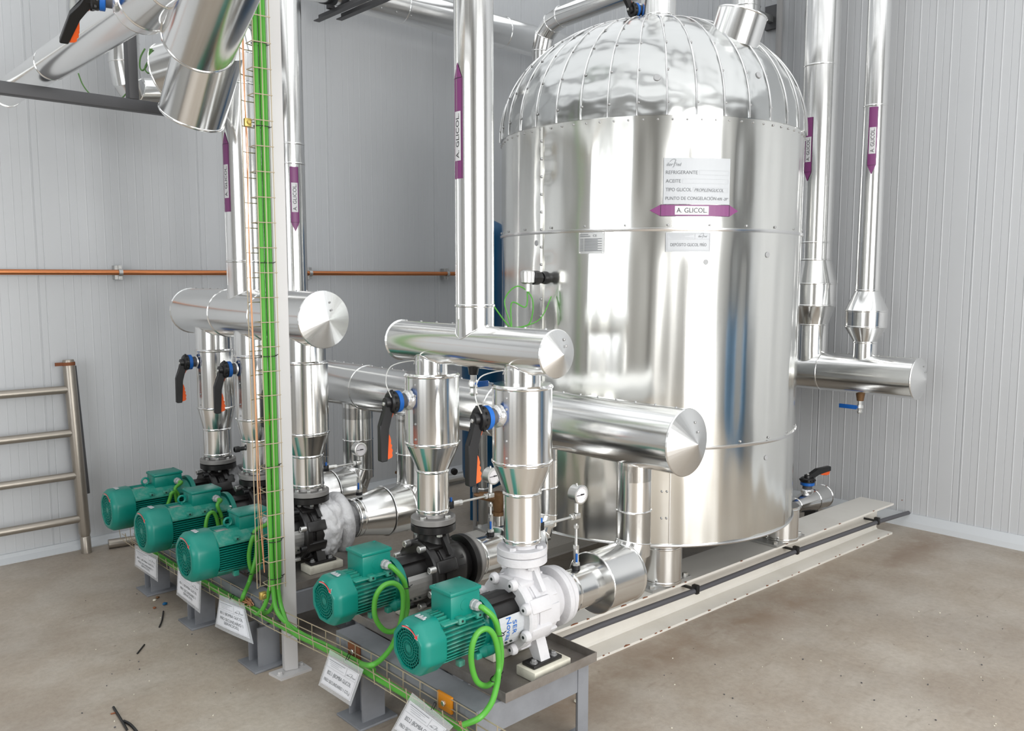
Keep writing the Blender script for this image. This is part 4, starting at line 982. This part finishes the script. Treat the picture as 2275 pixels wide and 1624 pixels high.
Y4 = 2.512
mc(1, [(897, 1290, 0), (905, 1335, 0), (903, 1362, 0), (893, 1388, 0), (872, 1403, 0), (851, 1398, 0), (834, 1372, 0), (832, 1340, 0), (840, 1315, -.01), (856, 1299, -.015), (876, 1296, -.02), (892, 1310, -.025), (896, 1340, -.025), (892, 1375, -.02)], Y4,
   [tuple(px(882, 1408, Z=.37)), tuple(px(868, 1440, Z=.345)), tuple(px(843, 1468, Z=.328)), tuple(px(822, 1478, Z=.325)), tuple(px(803, 1475, Z=.30))], 'green motor cable looping from the second pump box to the tray', [(px(900, 1305, Y=Y4-.012), (.1, 0, 1), (.020, .016))])
Y3 = 3.505
mc(2, [(566, 1180, 0), (573, 1200, 0), (577, 1228, 0), (576, 1252, 0), (568, 1270, 0), (557, 1262, 0), (553, 1235, 0), (558, 1205, -.01), (565, 1190, -.015), (570, 1205, -.02), (569, 1235, -.02), (562, 1265, -.02), (553, 1295, 0)], Y3,
   [tuple(px(541, 1322, X=1.57)), tuple(px(537, 1338, X=1.58))], 'green motor cable in a narrow loop beside the post bundle', [(px(567, 1184, Y=Y3-.01), (0, 0, 1), (.018, .014)), (px(556, 1274, Y=Y3-.01), (0, 0, 1), (.014, .012))])
Y2 = 4.045
mc(3, [(483, 1122, 0), (491, 1145, 0), (494, 1168, 0), (488, 1180, .0), (481, 1150, -.01), (472, 1138, -.015), (462, 1146, -.015), (457, 1172, -.015), (462, 1200, 0)], Y2, [(1.64, 4.05, .35), (1.585, 4.02, .24)], 'green motor cable looping at the middle of the left three pumps', [(px(490, 1150, Y=Y2-.008), (0, 0, 1), (.016, .012))])
mc(4, [(389, 1085, 0), (396, 1100, 0), (393, 1114, .0), (388, 1096, -.01), (381, 1096, -.015), (376, 1112, -.01)], 4.555, [(1.60, 4.56, .30), (1.58, 4.54, .24)], 'green motor cable at the farthest left pump', [(px(390, 1113, Y=4.588), (0, 0, 1), (.016, .012))])
# bare copper earth wire down the vertical tray, with brass clamps
ew = thing('earth_wire', 'bare copper earth wire running down the vertical wire tray', 'wire', (1.535, 3.2, .45)); bm = NB()
tube(bm, [(1.537, 3.198, 3.02), (1.534, 3.200, 2.5), (1.541, 3.198, 2.2), (1.533, 3.200, 1.8), (1.538, 3.197, 1.2), (1.540, 3.20, .8), (1.556, 3.20, .47)], .0022, 8, 6); tube(bm, [(1.541, 3.201, 3.0), (1.538, 3.203, 2.0), (1.542, 3.200, 1.2), (1.556, 3.20, .47)], .0017, 6, 6); fin(bm, 'strand', COPW, ew)
for u, v in ((550, 272), (584, 1323)):
    bm = NB(); p = px(u, v, Y=3.19); bx(bm, p.x-.014, p.x+.014, 3.183, 3.199, p.z-.016, p.z+.016, bev=.002); rev(bm, (p.x+.002, 3.183, p.z), (0, -1, 0), [(0, .009), (.006, .009), (.008, .006)], 14); fin(bm, 'clamp', mat('brass_clamp', (.50, .38, .12), .4, .9), ew)
bm = NB(); rg = random.Random(3)
for k in range(7):
    q = px(546, 1338, X=1.575); tube(bm, [q+V((rg.uniform(-.01, .02), rg.uniform(-.05, .05), rg.uniform(-.012, .012))) for _ in range(5)], .0022, 5, 4)
tag(fin(bm, 'earth_lugs', COPW), 'tangle of copper wire ends in the tray near sign BS1.3', 'wire')
bm = NB()
for k in range(6):
    q = px(1026, 1612, X=1.60); tube(bm, [q+V((rg.uniform(-.008, .012), rg.uniform(-.02, .02), rg.uniform(-.01, .014))) for _ in range(5)], .0022, 5, 4)
tag(fin(bm, 'earth_lugs', COPW), 'copper wire ends where the front motor cable enters the tray', 'wire')
# ------------------------------------------------------------------ hanging signs
def sign(cor, xs, lines, label, top=True, curl=0.0, rows=((.40, .56), (.22, .38)), widths=None):
    TL, TR_, BR_, BL = [px(u, v, X=x) for (u, v), x in zip(cor, xs)]
    n0 = (TR_-TL).cross(BL-TL).normalized()
    if n0.x > 0: n0 = -n0
    def f(a, b, l=0): # a 0..1 to the right, b 0..1 up
        p = BL*(1-a)*(1-b)+BR_*a*(1-b)+TL*(1-a)*b+TR_*a*b; return p+n0*(l+curl*sin(pi*a))
    t = thing('pump_sign', label, 'sign', tuple((TL+TR_)/2))
    def slab(bm, x0, x1, y0, y1, l0, l1, n=8):
        A = [[bm.verts.new(f(x0+(x1-x0)*i/n, y, l)) for y in (y0, y1) for l in (l0, l1)] for i in range(n+1)]
        for a, b in zip(A, A[1:]):
            for q in ((a[1], b[1], b[3], a[3]), (a[0], a[2], b[2], b[0]), (a[0], b[0], b[1], a[1]), (a[2], a[3], b[3], b[2])): bm.faces.new(q)
        a = A[0]; bm.faces.new((a[0], a[1], a[3], a[2])); a = A[-1]; bm.faces.new((a[0], a[2], a[3], a[1]))
    bm = NB(); slab(bm, 0, 1, 0, 1, -.0008, .0002); fin(bm, 'paper', mat('paper', (.72, .73, .76), .5), t, smooth=False)
    bm = NB(); slab(bm, -.05, 1.06, -.14, 1.22, -.0022, -.0014); fin(bm, 'plastic_sleeve', PLASTIC, t, smooth=False)
    g = lift(f, .0012); bm = NB()
    frameline(bm, g, .02, .98, .03, .97, .006, 1); patch(bm, g, (.02, .98, .66, .668), 8, 1); patch(bm, g, (.635, .643, .67, .97), 1, 1)
    for i in range(4): patch(bm, g, (.05+.03*i, .58-.09*(i % 3), .92-.06*i, .935-.06*i), 4, 1 if i else 0)
    for i, s in enumerate(lines):
        y0, y1 = rows[i]; w = widths[i] if widths else .8; text(bm, s, g, .5-w/2, .5+w/2, y0, y1)
    logo(bm, lambda a, b: g(.67+.28*a, .73+.9*b*.30), 0, 0, 1.0)
    fin(bm, 'lettering', [INKG, LINE], t, smooth=False)
    bm = NB(); p = f(.5, 1.18, -.001); tube(bm, [p, p+V((.012, 0, .02)), p+V((.02, 0, .012)), p+V((.004, 0, -.006))], .0016, 5, 4); fin(bm, 'cable_tie', BLKPL, t)
R3 = ((.46, .60), (.28, .42), (.10, .24))
sign([(301, 1219), (347, 1243), (347, 1285), (301, 1254)], (1.49, 1.50, 1.49, 1.49), ['BS1.1 (BOMBA GLICOL', 'FRÍO SECUNDARIO 1', 'SERVICIOS)'], 'hanging white sign reading BS1.1 under the farthest left motor', rows=R3, widths=(.8, .7, .4))
sign([(396, 1267), (443, 1299), (441, 1353), (394, 1316)], (1.49, 1.50, 1.49, 1.48), ['BS1.2 (BOMBA GLICOL', 'FRÍO SECUNDARIO 1', 'SERVICIOS)'], 'hanging white sign reading BS1.2 under the middle left motor', rows=R3, widths=(.8, .72, .42))
sign([(488, 1333), (541, 1353), (555, 1419), (481, 1386)], (1.53, 1.55, 1.50, 1.49), ['BS1.3 (BOMBA GLICOL', 'FRÍO SECUNDARIO 1', 'SERVICIOS)'], 'curled hanging white sign reading BS1.3 left of the white post', curl=.008, rows=R3, widths=(.8, .76, .46))
sign([(731, 1458), (798, 1498), (777, 1558), (712, 1516)], (1.56, 1.56, 1.53, 1.53), ['BS2.1 (BOMBA GLICOL', 'FRÍO SECUNDARIO 1 CO\u2082)'], 'tilted hanging white sign reading BS2.1 above an H-shaped leg', rows=((.38, .56), (.12, .30)), widths=(.78, .86))
sign([(911, 1556), (992, 1620), (952, 1668), (876, 1619)], (1.56, 1.56, 1.53, 1.53), ['BS2.2 (BOMBA GLICOL', 'FRÍO SECUNDARIO 1 CO\u2082)'], 'hanging white sign reading BS2.2 cut off by the bottom of the photo', rows=((.38, .56), (.12, .30)), widths=(.78, .86))
# ------------------------------------------------------------------ gauges on the pumps
def gauge(label, i, gx_, gz_, tee_z, y, pipe_x, top, s=1.0):
    t = thing('pressure_gauge', label, 'gauge', (gx_, y, top)); r = .034*s; c = V((gx_, y, gz_))
    bm = NB(); rev(bm, c+V((0, .018, 0)), (0, -1, 0), [(0, r*.9), (.004, r), (.036, r), (.038, r*1.08), (.044, r*1.08), (.045, r*.92), (.041, r*.90)], 40); cyl(bm, c+V((0, 0, r)), c+V((0, 0, r+.006)), .004, 8); fin(bm, 'case', ZINC, t, 25)
    bm = NB(); rev(bm, c+V((0, -.022, 0)), (0, -1, 0), [(0, 0), (0, r*.91), (.0015, r*.91), (.0015, 0)], 36); d = fin(bm, 'dial', GAUGEW, t)
    bm = NB(); g = lambda a, b: V((c.x+a, c.y-.0245, c.z+b))
    for k in range(21):
        a = rad(225-270*k/20); 
        for q0, q1, w in ((r*.72, r*.84, .0006),):
            e = V((sin(a)*w, 0, -cos(a)*w)); v = [bm.verts.new(p) for p in (V((c.x+q0*cos(a), c.y-.0245, c.z+q0*sin(a)))-e, V((c.x+q1*cos(a), c.y-.0245, c.z+q1*sin(a)))-e, V((c.x+q1*cos(a), c.y-.0245, c.z+q1*sin(a)))+e, V((c.x+q0*cos(a), c.y-.0245, c.z+q0*sin(a)))+e)]; bm.faces.new(v)
    box(bm, (c.x-r*.15, c.y-.026, c.z-.001), (r*1.15, .001, .0022)); box(bm, (c.x+.008, c.y-.026, c.z), (r*.4, .001, .0045)); cyl(bm, c+V((0, -.023, 0)), c+V((0, -.028, 0)), .003, 10)
    fin(bm, 'pointer_and_scale', INK, d, smooth=False)
    bm = NB(); cyl(bm, c+V((0, 0, -r-.002)), (gx_, y, tee_z+.012), .008, 8); box(bm, (gx_, y, tee_z), (.030, .020, .020), bev=.003)
    for q in (-.016, .03): hexbolt(bm, (gx_, y, tee_z-.02+q), (0, 0, -1), .010, .014)
    x = gx_-.02
    hexbolt(bm, (x, y, tee_z), (-1, 0, 0), .0115, .014); cyl(bm, (x-.014, y, tee_z), (pipe_x+.07, y, tee_z), .005, 8); hexbolt(bm, (pipe_x+.085, y, tee_z), (-1, 0, 0), .0125, .018); cyl(bm, (pipe_x+.07, y, tee_z), (pipe_x+.02, y, tee_z), .012, 10)
    cyl(bm, (gx_, y, tee_z-.03), (gx_, y, top+.085), .0045, 8); hexbolt(bm, (gx_, y, top+.095), (0, 0, -1), .011, .016); cyl(bm, (gx_, y, top+.08), (gx_, y, top+.01), .011, 10); hexbolt(bm, (gx_, y, top+.028), (0, 0, -1), .015, .018)
    fin(bm, 'fittings', ZINC, t, 30)
    bm = NB(); cyl(bm, (gx_, y, top), (gx_, y, top+.016), .017, 12); fin(bm, 'black_socket', BLKPL, t); bm = NB(); cyl(bm, (pipe_x, y, tee_z), (pipe_x+.025, y, tee_z), .016, 12); box(bm, (pipe_x+.028, y-.006, tee_z), (.02, .012, .032), bev=.003); fin(bm, 'black_socket', BLKPL, t)
    bm = NB(); box(bm, (gx_-.012, y-.014, top+.05), (.007, .008, .034), bev=.002); box(bm, (pipe_x+.022, y-.010, tee_z+.024), (.010, .008, .018), bev=.002); fin(bm, 'blue_valve_handle', BLUE, t)
    return t
gauge('pressure gauge beside the frosted front pump, right of its pipe', 0, 2.295, .886, .800, 2.11, PX+.064, .590)
gauge('pressure gauge half hidden behind the front valve branch', 1, 2.318, .862, .775, 2.63, PX+.062, .598)
gauge('pressure gauge on the pump beside the white post', 2, 2.300, .826, .755, 3.635, PX+.074, .585)
# ------------------------------------------------------------------ blue vessel, pipes and brass valves behind
bv = thing('pressure_vessel', 'tall slim blue pressure vessel standing behind the tank', 'vessel', (3.86, 4.44, 0)); bm = NB(); X_, Y_ = 3.86, 4.44
rev(bm, (X_, Y_, 0), (0, 0, 1), [(.19, 0), (.20, .06), (.235, .12), (.29, .153), (.34, .16), (1.97, .16), (2.02, .152), (2.07, .12), (2.10, .06), (2.11, 0)], 48); fin(bm, 'body', VBLUE, bv)
bm = NB(); cyl(bm, (X_, Y_, 2.09), (X_, Y_, 2.17), .03, 16); fin(bm, 'top_fitting', BLKPL, bv)
for a in (200, 320, 80):
    bm = NB(); p = V((X_+.145*cos(rad(a)), Y_+.145*sin(rad(a)), 0)); box(bm, p+V((0, 0, .20)), (.012, .07, .40), Matrix.Rotation(rad(a), 3, 'Z')); fin(bm, 'leg', VBLUE, bv)
def vpipe(label, u, v, D0, z0, z1, r, m, name='standing_pipe'):
    p = px(u, v, Z=0.0) if D0 is None else px(u, v, D=D0); bm = NB(); cyl(bm, (p.x, p.y, z0), (p.x, p.y, z1), r, 16); hexbolt(bm, (p.x, p.y, z0+.35), (0, 0, 1), r*1.35, .03)
    return tag(fin(bm, name, m), label, 'pipe'), p
vpipe('thin white pipe standing on the floor in front of the blue vessel', 1056, 1212, None, 0, .85, .0145, WPAINT)
vpipe('grey metal pipe standing next to the thin white pipe', 1073, 1212, None, 0, .86, .030, ZINC)
def strainer(label, u, v, D, s=1.0, legz=.22):
    c = px(u, v, D=D); t = thing('brass_valve', label, 'valve', c); L = V((-Rt.x, -Rt.y, 0)); bm = NB()
    cyl(bm, c, c+L*.10*s+V((0, 0, .014)), .030*s, 16, .020*s); cyl(bm, c+L*.085*s+V((0, 0, .012)), c+L*.125*s+V((0, 0, .018)), .018*s, 12, .008*s)
    rev(bm, c+L*.0+V((0, 0, .02)), (0, 0, -1), [(-.012, .02*s), (0, .034*s), (.05*s, .030*s), (.09*s, .024*s), (.09*s, .032*s), (.11*s, .032*s)], 16); fin(bm, 'body', BRASS, t)
    bm = NB(); cyl(bm, c+V((0, 0, -.08*s)), (c.x, c.y, 0), .016*s, 12); fin(bm, 'pipe', ZINC, t)
strainer('brown brass strainer valve behind the front pump branch', 1107, 1106, 4.3)
strainer('small brown brass valve seen left of the second pump branch', 922, 1056, 4.75, .9)
bp = thing('wall_pipe', 'short galvanised pipe with black valve near the floor at the back wall', 'pipe', (4.2, 5.4, .1)); bm = NB(); p = px(1000, 1056, Y=5.3); cyl(bm, (p.x-.25, 5.3, p.z-.03), (p.x+.6, 5.3, p.z-.03), .035, 16); fin(bm, 'pipe', ZINC, bp)
bm = NB(); q = px(1006, 1046, Y=5.25); rev(bm, q, (-.3, -1, 0), [(0, .02), (.02, .028), (.04, .028), (.045, .02)], 16); fin(bm, 'valve', BLKPL, bp)
bm = NB(); bx(bm, p.x-.2, p.x-.16, 5.27, 5.33, 0, p.z-.05); bx(bm, p.x+.4, p.x+.44, 5.27, 5.33, 0, p.z-.05); fin(bm, 'support', GDARK, bp)
# ------------------------------------------------------------------ low valve right of the tank
lv = thing('tank_outlet_valve', 'clad tank outlet with black and orange lever behind the near beam', 'valve', (5.2, 2.72, .1)); bm = NB()
rev(bm, (4.60, 2.74, .172), (1, 0, 0), [(0, .05), (.55, .05)]+bead(.555, .05)+[(.57, .052), (.76, .078)]+bead(.77, .078)+[(.93, .078)]+bead(.935, .078)+[(.94, .05)], 56); fin(bm, 'cladding', ALU, lv, 14)
g = bpy.data.objects.new('butterfly_valve', None); C.objects.link(g); g.parent = lv; LOC[g.name] = LOC[lv.name]
bm = NB(); bx(bm, 5.36, 5.40, 2.70, 2.78, 0, .12); bx(bm, 5.32, 5.44, 2.66, 2.82, 0, .006); fin(bm, 'support_foot', GDARK, lv)
lever_valve((5.31, 2.74, .250), (0, 0, 1), (1, -.12, 0), parent=g, size=1.12)
# ------------------------------------------------------------------ scaffold ladder, wall pipes
sc = thing('scaffold_frame', 'steel ladder-like scaffold frame leaning on the wall at the left', 'ladder', (1.0, 5.5, 0))
STN = mat('scaffold_steel', (.38, .345, .30), .38, .75, bump=(25, (1, 1, 1), .0008))
A_, B_ = V((1.505, 5.505, 0)), V((1.475, 5.56, 1.20)); dX = V((-1.1, .02, 0))
for k, o_ in enumerate((V((0, 0, 0)), dX)):
    bm = NB(); d = (B_-A_).normalized(); rev(bm, A_+o_, d, [(0, .030), (.10, .030), (.105, .027), (.13, .034), (1.19, .034), (1.205, .030)], 20); fin(bm, 'upright', STN, sc)
    bm = NB(); c = A_+o_+d*1.17; cyl(bm, c, c+d*.02, .037, 16); box(bm, c+V((-.05, 0, .01)), (.05, .015, .02)); fin(bm, 'collar', RUST, sc)
for v in (866, 963, 1058, 1155):
    p = px(170, v, Y=5.50); bm = NB(); t_ = (p.z)/1.2; s_ = A_+(B_-A_)*t_; cyl(bm, s_, s_+dX, .0245, 16); fin(bm, 'rung', STN, sc)
bm = NB(); tube(bm, [(1.54, 5.56, .36), (1.512, 5.60, 1.16)], .018, 12); fin(bm, 'dark_tube', GDARK, sc)  # thin dark tube alongside the upright
cp = thing('copper_pipe', 'long copper pipe fixed across the back wall', 'pipe', (2.0, 5.59, 1.73)); bm = NB(); cyl(bm, (-2.4, 5.59, 1.732), (4.62, 5.59, 1.734), .0165, 20); fin(bm, 'tube', COPPER, cp)
for u in (267, 689, 994):
    bm = NB(); p = px(u, 605, Y=5.59); rev(bm, (p.x-.012, 5.59, 1.733), (1, 0, 0), [(0, .0175), (0, .024), (.024, .024), (.024, .0175)], 20, cap=False)
    for s in (-1, 1): bx(bm, p.x-.011, p.x+.011, 5.585, 5.60, 1.733+s*.023, 1.733+s*.044)
    fin(bm, 'clamp', STEEL, cp); bm = NB(); bx(bm, p.x-.03, p.x-.010, 5.598, 5.645, 1.69, 1.776); fin(bm, 'clamp_base', STEEL, cp)
bm = NB(); cyl(bm, (1.622, 5.605, 3.06), (1.622, 5.605, ZC), .017, 14); cyl(bm, (1.622, 5.605, 3.26), (1.622, 5.605, 3.33), .021, 14)
tag(fin(bm, 'wall_conduit', mat('pale_conduit', (.55, .56, .54), .5)), 'pale vertical conduit on the back wall at the upper left', 'pipe')
bm = NB(); cyl(bm, (1.63, 5.49, .030), (1.80, 5.46, .030), .029, 20); tag(fin(bm, 'tube_offcut', STN), 'short steel tube lying on the floor by the back wall', 'tube')
# ------------------------------------------------------------------ overhead pipework, upper left
def pA(y): return (1.165, y, 2.69)
pa = thing('overhead_pipe', 'slanting clad overhead pipe crossing the upper left corner', 'pipe', pA(4)); bm = NB()
mitre(bm, [(1.165, 4.4, 2.69), (1.165, 5.26, 2.69)], .070, 48); cyl(bm, (1.165, 5.18, 2.69), (.35, 5.18, 2.72), .05, 32); ringtube(bm, [V((1.165+.071*cos(2*pi*k/40), 5.255, 2.69+.071*sin(2*pi*k/40))) for k in range(40)], .004)
rev(bm, (1.165, 4.42, 2.69), (0, -1, 0), [(0, .070)]+bead(.02, .072)+[(.04, .076), (1.18, .078)]+bead(1.185, .104, .004)+[(1.19, .107), (1.25, .107)]+bead(1.256, .107)+[(1.27, .105), (1.44, .076)]+bead(1.445, .076)+[(1.46, .076), (2.6, .076)], 56)
fin(bm, 'cladding', ALU, pa, 14)
g = bpy.data.objects.new('butterfly_valve', None); C.objects.link(g); g.parent = pa; LOC[g.name] = LOC[pa.name]
lever_valve((1.066, 3.20, 2.672), (-1, .30, .02), (-.05, .8, -.50), parent=g)
def freecyl(label, a, b, r, prof=None, name='overhead_duct'):
    t = thing(name, label, 'pipe', a); bm = NB(); a, b = V(a), V(b); L = (b-a).length
    rev(bm, a, b-a, [(0, r*.9), (.004, r)]+bead(.012, r)+[(L*.5, r)]+[(L, r)], 72)
    d = (b-a).normalized(); _, e1, e2 = basis(d)
    for k in range(4): 
        q = 2.2; p = a+d*(.05+.16*k)+(e1*cos(q)+e2*sin(q))*r; screw(bm, p, e1*cos(q)+e2*sin(q), .007, .005, 1)
    fin(bm, 'cladding', [ALU, SCREW], t, 14); return t
freecyl('large tilted clad duct end overlapping the top of the rear riser', px(441, 95, D=3.05), px(441, 95, D=3.05)+(px(477, 0, D=2.86)-px(441, 95, D=3.05))*3.2, .130)
freecyl('second tilted clad duct end, lower and behind the first', px(425, 262, D=4.12), px(468, 100, D=3.95), .155)
t = thing('overhead_duct', 'horizontal clad duct behind the lower tilted duct end', 'pipe', px(345, 160, D=4.9)); bm = NB()
a, b = px(372, 165, D=4.75), px(520, 118, D=4.62); rev(bm, a, b-a, [(0, .15)]+bead(.01, .165)+[((b-a).length, .165)], 64); fin(bm, 'cladding', ALU, t, 14)
q = thing('riser_elbow', 'clad elbow on top of the rear riser, partly behind the tilted duct', 'pipe', (PX, 4.24, 2.70)); bm = NB()
mitre(bm, [(PX, 4.24, 2.70), (PX, 4.24, 2.82), (PX+.0, 4.29, 2.93), (PX, 4.39, 3.0), (PX, 4.9, 3.0)], .102, 56); fin(bm, 'cladding', ALU, q, 14)
t = thing('wall_elbow', 'small clad elbow with several joints on the back wall behind the strut', 'pipe', px(290, 190, D=5.4)); bm = NB()
P0 = px(275, 95, Y=5.25); P1 = px(276, 140, Y=5.25); P2 = px(283, 178, Y=5.25); P3 = px(300, 205, Y=5.3); P4 = px(350, 205, Y=5.3)
mitre(bm, [P0+V((0, 0, 1.2)), P0, P1, P2, P3, P4], .085, 48); fin(bm, 'cladding', ALU, t, 14)
su = thing('support_strut', 'dark grey steel bracket carrying the overhead pipe at upper left', 'bracket', (1.57, 4.52, 2.54)); bm = NB()
bx(bm, -.6, 1.80, 4.50, 4.56, 2.545, 2.602, bev=.004); fin(bm, 'crossbar', GDARK, su); bm = NB(); bx(bm, 1.545, 1.592, 4.50, 4.56, 2.602, ZC, bev=.003); fin(bm, 'hanger', GDARK, su)
bm = NB(); bx(bm, -.2, -.15, 4.50, 4.56, 2.602, ZC, bev=.003); fin(bm, 'hanger', GDARK, su)
bm = NB(); tube(bm, [px(u, v, D=4.6) for u, v in ((322, 108), (312, 128), (311, 150), (318, 156), (328, 140), (334, 108))], .0045, 6, 5); tube(bm, [px(u, v, D=4.6) for u, v in ((338, 108), (332, 130), (322, 150), (328, 162), (338, 160))], .004, 6, 5)
tube(bm, [px(u, v, D=4.8) for u, v in ((174, 163), (185, 190), (205, 212), (240, 222), (268, 220), (292, 192))], .004, 6, 5); tag(fin(bm, 'control_cable', mat('dull_green_cable', (.09, .22, .05), .5)), 'thin green control cables dangling behind the dark strut', 'cable')
# upper middle
mp = thing('overhead_pipe', 'thick clad overhead pipe running along the top of the back wall', 'pipe', (4, 5.28, 3.70)); bm = NB(); clad(bm, (2.45, 5.28, 3.705), (1, 0, 0), 3.30, .125, (.0, 1.34, 2.35), 64)
k = 0
while k < 8: screw(bm, (2.9+.13*k, 5.19, 3.617), (0, -.7, -.7), .006, .005, 1); k += 1
fin(bm, 'cladding', [ALU, SCREW], mp, 14)
mb = thing('pipe_bracket', 'dark angle bracket under the overhead pipe near the top', 'bracket', (3.2, 5.3, 3.55))
for dx, y1 in ((0, 5.5), (.10, 5.36)):
    bm = NB(); prism(bm, [(3.18+dx, 4.5, 3.52), (3.225+dx, 4.5, 3.52), (3.225+dx, 4.5, 3.57), (3.219+dx, 4.5, 3.57), (3.219+dx, 4.5, 3.526), (3.18+dx, 4.5, 3.526)], (0, y1-4.5, 0)); fin(bm, 'arm', GDARK, mb, smooth=False)
bm = NB(); bx(bm, 3.19, 3.235, 5.30, 5.34, 3.57, 3.64); fin(bm, 'stub', GDARK, mb)
tpipe = thing('overhead_pipe', 'clad pipe bending over behind the left shoulder of the tank', 'pipe', (4.18, 4.2, 3)); bm = NB()
mitre(bm, [(4.18, 4.2, 1.4), (4.18, 4.2, 3.24), (4.18, 4.17, 3.34), (4.17, 4.09, 3.40), (4.16, 3.99, 3.42), (4.12, 2.2, 3.47)], .068, 48); fin(bm, 'cladding', ALU, tpipe, 14)
tv = thing('tank_top_valve', 'blue and black lever valve on top of the tank', 'valve', px(1412, 45, D=4.45)); g = bpy.data.objects.new('butterfly_valve', None); C.objects.link(g); g.parent = tv; LOC[g.name] = LOC[tv.name]
lever_valve(px(1424, 22, D=4.42), (-.9, .2, -.15), (-.35, .05, 1), parent=g, size=.85)
bm = NB(); p = px(1424, 22, D=4.42); cyl(bm, p+V((.02, 0, .3)), p+V((.02, 0, -.12)), .03, 16); fin(bm, 'pipe', WPAINT, tv)
bm = NB(); tube(bm, [p+V((.015, -.03, .3)), p+V((.012, -.035, .02))], .008, 8); fin(bm, 'hose', mat('red_hose', (.45, .10, .08), .5), tv)
riser('clad riser behind the side nozzle, against the right wall', 5.4, 3.38, 1.16, 4.7, .098, (3.6,), .128, 1.07)
bm = NB(); cyl(bm, (5.77, 3.33, 0), (5.77, 3.33, ZC), .022, 16); tag(fin(bm, 'wall_conduit', WPAINT), 'thin white vertical pipe on the right wall behind the tank', 'pipe')
wb = thing('wall_bracket', 'square steel bracket on the right wall beside the vertical pipes', 'bracket', (5.8, 3.4, 3.6)); bm = NB(); p = px(1716, 38, X=5.84); bx(bm, 5.82, 5.848, p.y-.05, p.y+.05, p.z-.09, p.z+.08); fin(bm, 'plate', GDARK, wb); bm = NB(); bx(bm, 5.48, 5.82, p.y-.02, p.y+.02, p.z-.045, p.z-.0); fin(bm, 'arm', STEEL, wb)
# roof beam glimpsed above the tank, and unseen beams added to band the dome
for x, lb_ in ((5.0, 'dark roof beam above the right side of the tank'), (3.2, 'added unseen roof beam over the left half of the tank'), (1.4, 'added unseen roof beam over the pump row'), (-.4, 'added unseen roof beam above the camera side, near the post'), (-2.2, 'added unseen roof beam nearest the left wall')):
    bm = NB(); bx(bm, x-.06, x+.06, YF, YW, ZC-.18, ZC-.02); tag(fin(bm, 'roof_beam', GDARK), lb_, 'beam', 'beams under the translucent roof')  # ceiling overhead is opaque; only the added fill hangs under it
# ------------------------------------------------------------------ floor bits
def scrap(label, P, r, m=BLKPL, name='cable_scrap'):
    bm = NB(); tube(bm, [px(u, v, Z=r) for u, v in P], r, 8, 5); tag(fin(bm, name, m), label, 'scrap')
scrap('short bent black cable scrap on the floor nearest the left pedestals', [(363, 1358), (360, 1378), (354, 1393)], .004)
scrap('tiny straight black cable scrap on the bare floor at left', [(321, 1432), (305, 1452)], .0035)
scrap('straight black cable scrap touching another at the bottom left', [(252, 1571), (268, 1597), (282, 1621)], .005)
scrap('curved black cable scrap at the bottom edge of the floor', [(275, 1602), (290, 1610), (306, 1628)], .0055)
scrap('brown twig-like bit crossing the black scrap at bottom left', [(246, 1586), (258, 1583)], .003, RUST, 'wire_bit')
def pebble(label, u, v, s, m, nm='plaster_crumb'):
    bm = NB(); bmesh.ops.create_icosphere(bm, subdivisions=2, radius=1); c = px(u, v, Z=s*.6)
    for q in bm.verts: n_ = q.co.copy(); q.co = c+V((n_.x*s, n_.y*s*.8, n_.z*s*.6))*(1+.25*noise.noise(n_*2+c))
    tag(fin(bm, nm, m), label, 'debris')
pebble('white plaster crumb on the floor right of the front frame', 1281, 1557, .012, PAD)
pebble('yellowish crumb at the foot of the leftmost leg', 350, 1327, .010, BRASS)
pebble('pale crumb beside the leftmost leg', 343, 1333, .009, PAD)
pebble('crumpled dark blue bit on the floor near the leftmost leg', 366, 1341, .013, VBLUE, 'plastic_bit')
pebble('rust-coloured crumb on the floor left of the blue bit', 343, 1350, .009, RUST)
rg = random.Random(11); bm = NB()
for k in range(230):
    u = rg.uniform(150, 2250); v = rg.uniform(1290, 1620); p = px(u, v, Z=.001)
    if 1.5 < p.x < 2.4 and 1.8 < p.y < 5: continue
    if p.y > 2.15 and p.x > 2: continue
    s = rg.uniform(.0012, .004); box(bm, p+V((0, 0, s*.4)), (s*1.6, s, s), Matrix.Rotation(rg.random()*3, 3, 'Z'), mi=0 if rg.random() < .55 else 1)
o = tag(fin(bm, 'floor_grit', [PAD, GDARK], smooth=False), 'scattered fine grit and crumbs on the concrete floor', 'grit'); o['kind'] = 'stuff'
# a blue drum by the far side of the doorway, known only from its reflection in the tank
bd = thing('blue_drum', 'tall blue drum near the doorway, seen only as a blue streak mirrored in the tank', 'drum', (5.0, -1.9, 0)); bm = NB()
rev(bm, (5.0, -1.9, 0), (0, 0, 1), [(0, .42), (.02, .44), (.42, .44), (.44, .45), (.46, .44), (.86, .44), (.88, .45), (.90, .44), (1.28, .44), (1.31, .42), (1.31, .39)], 40); fin(bm, 'body', mat('drum_blue', (.03, .14, .28), .45), bd)
bm = NB(); cyl(bm, (5.12, -1.9, 1.30), (5.12, -1.9, 1.335), .04, 16); fin(bm, 'cap', BLKPL, bd)
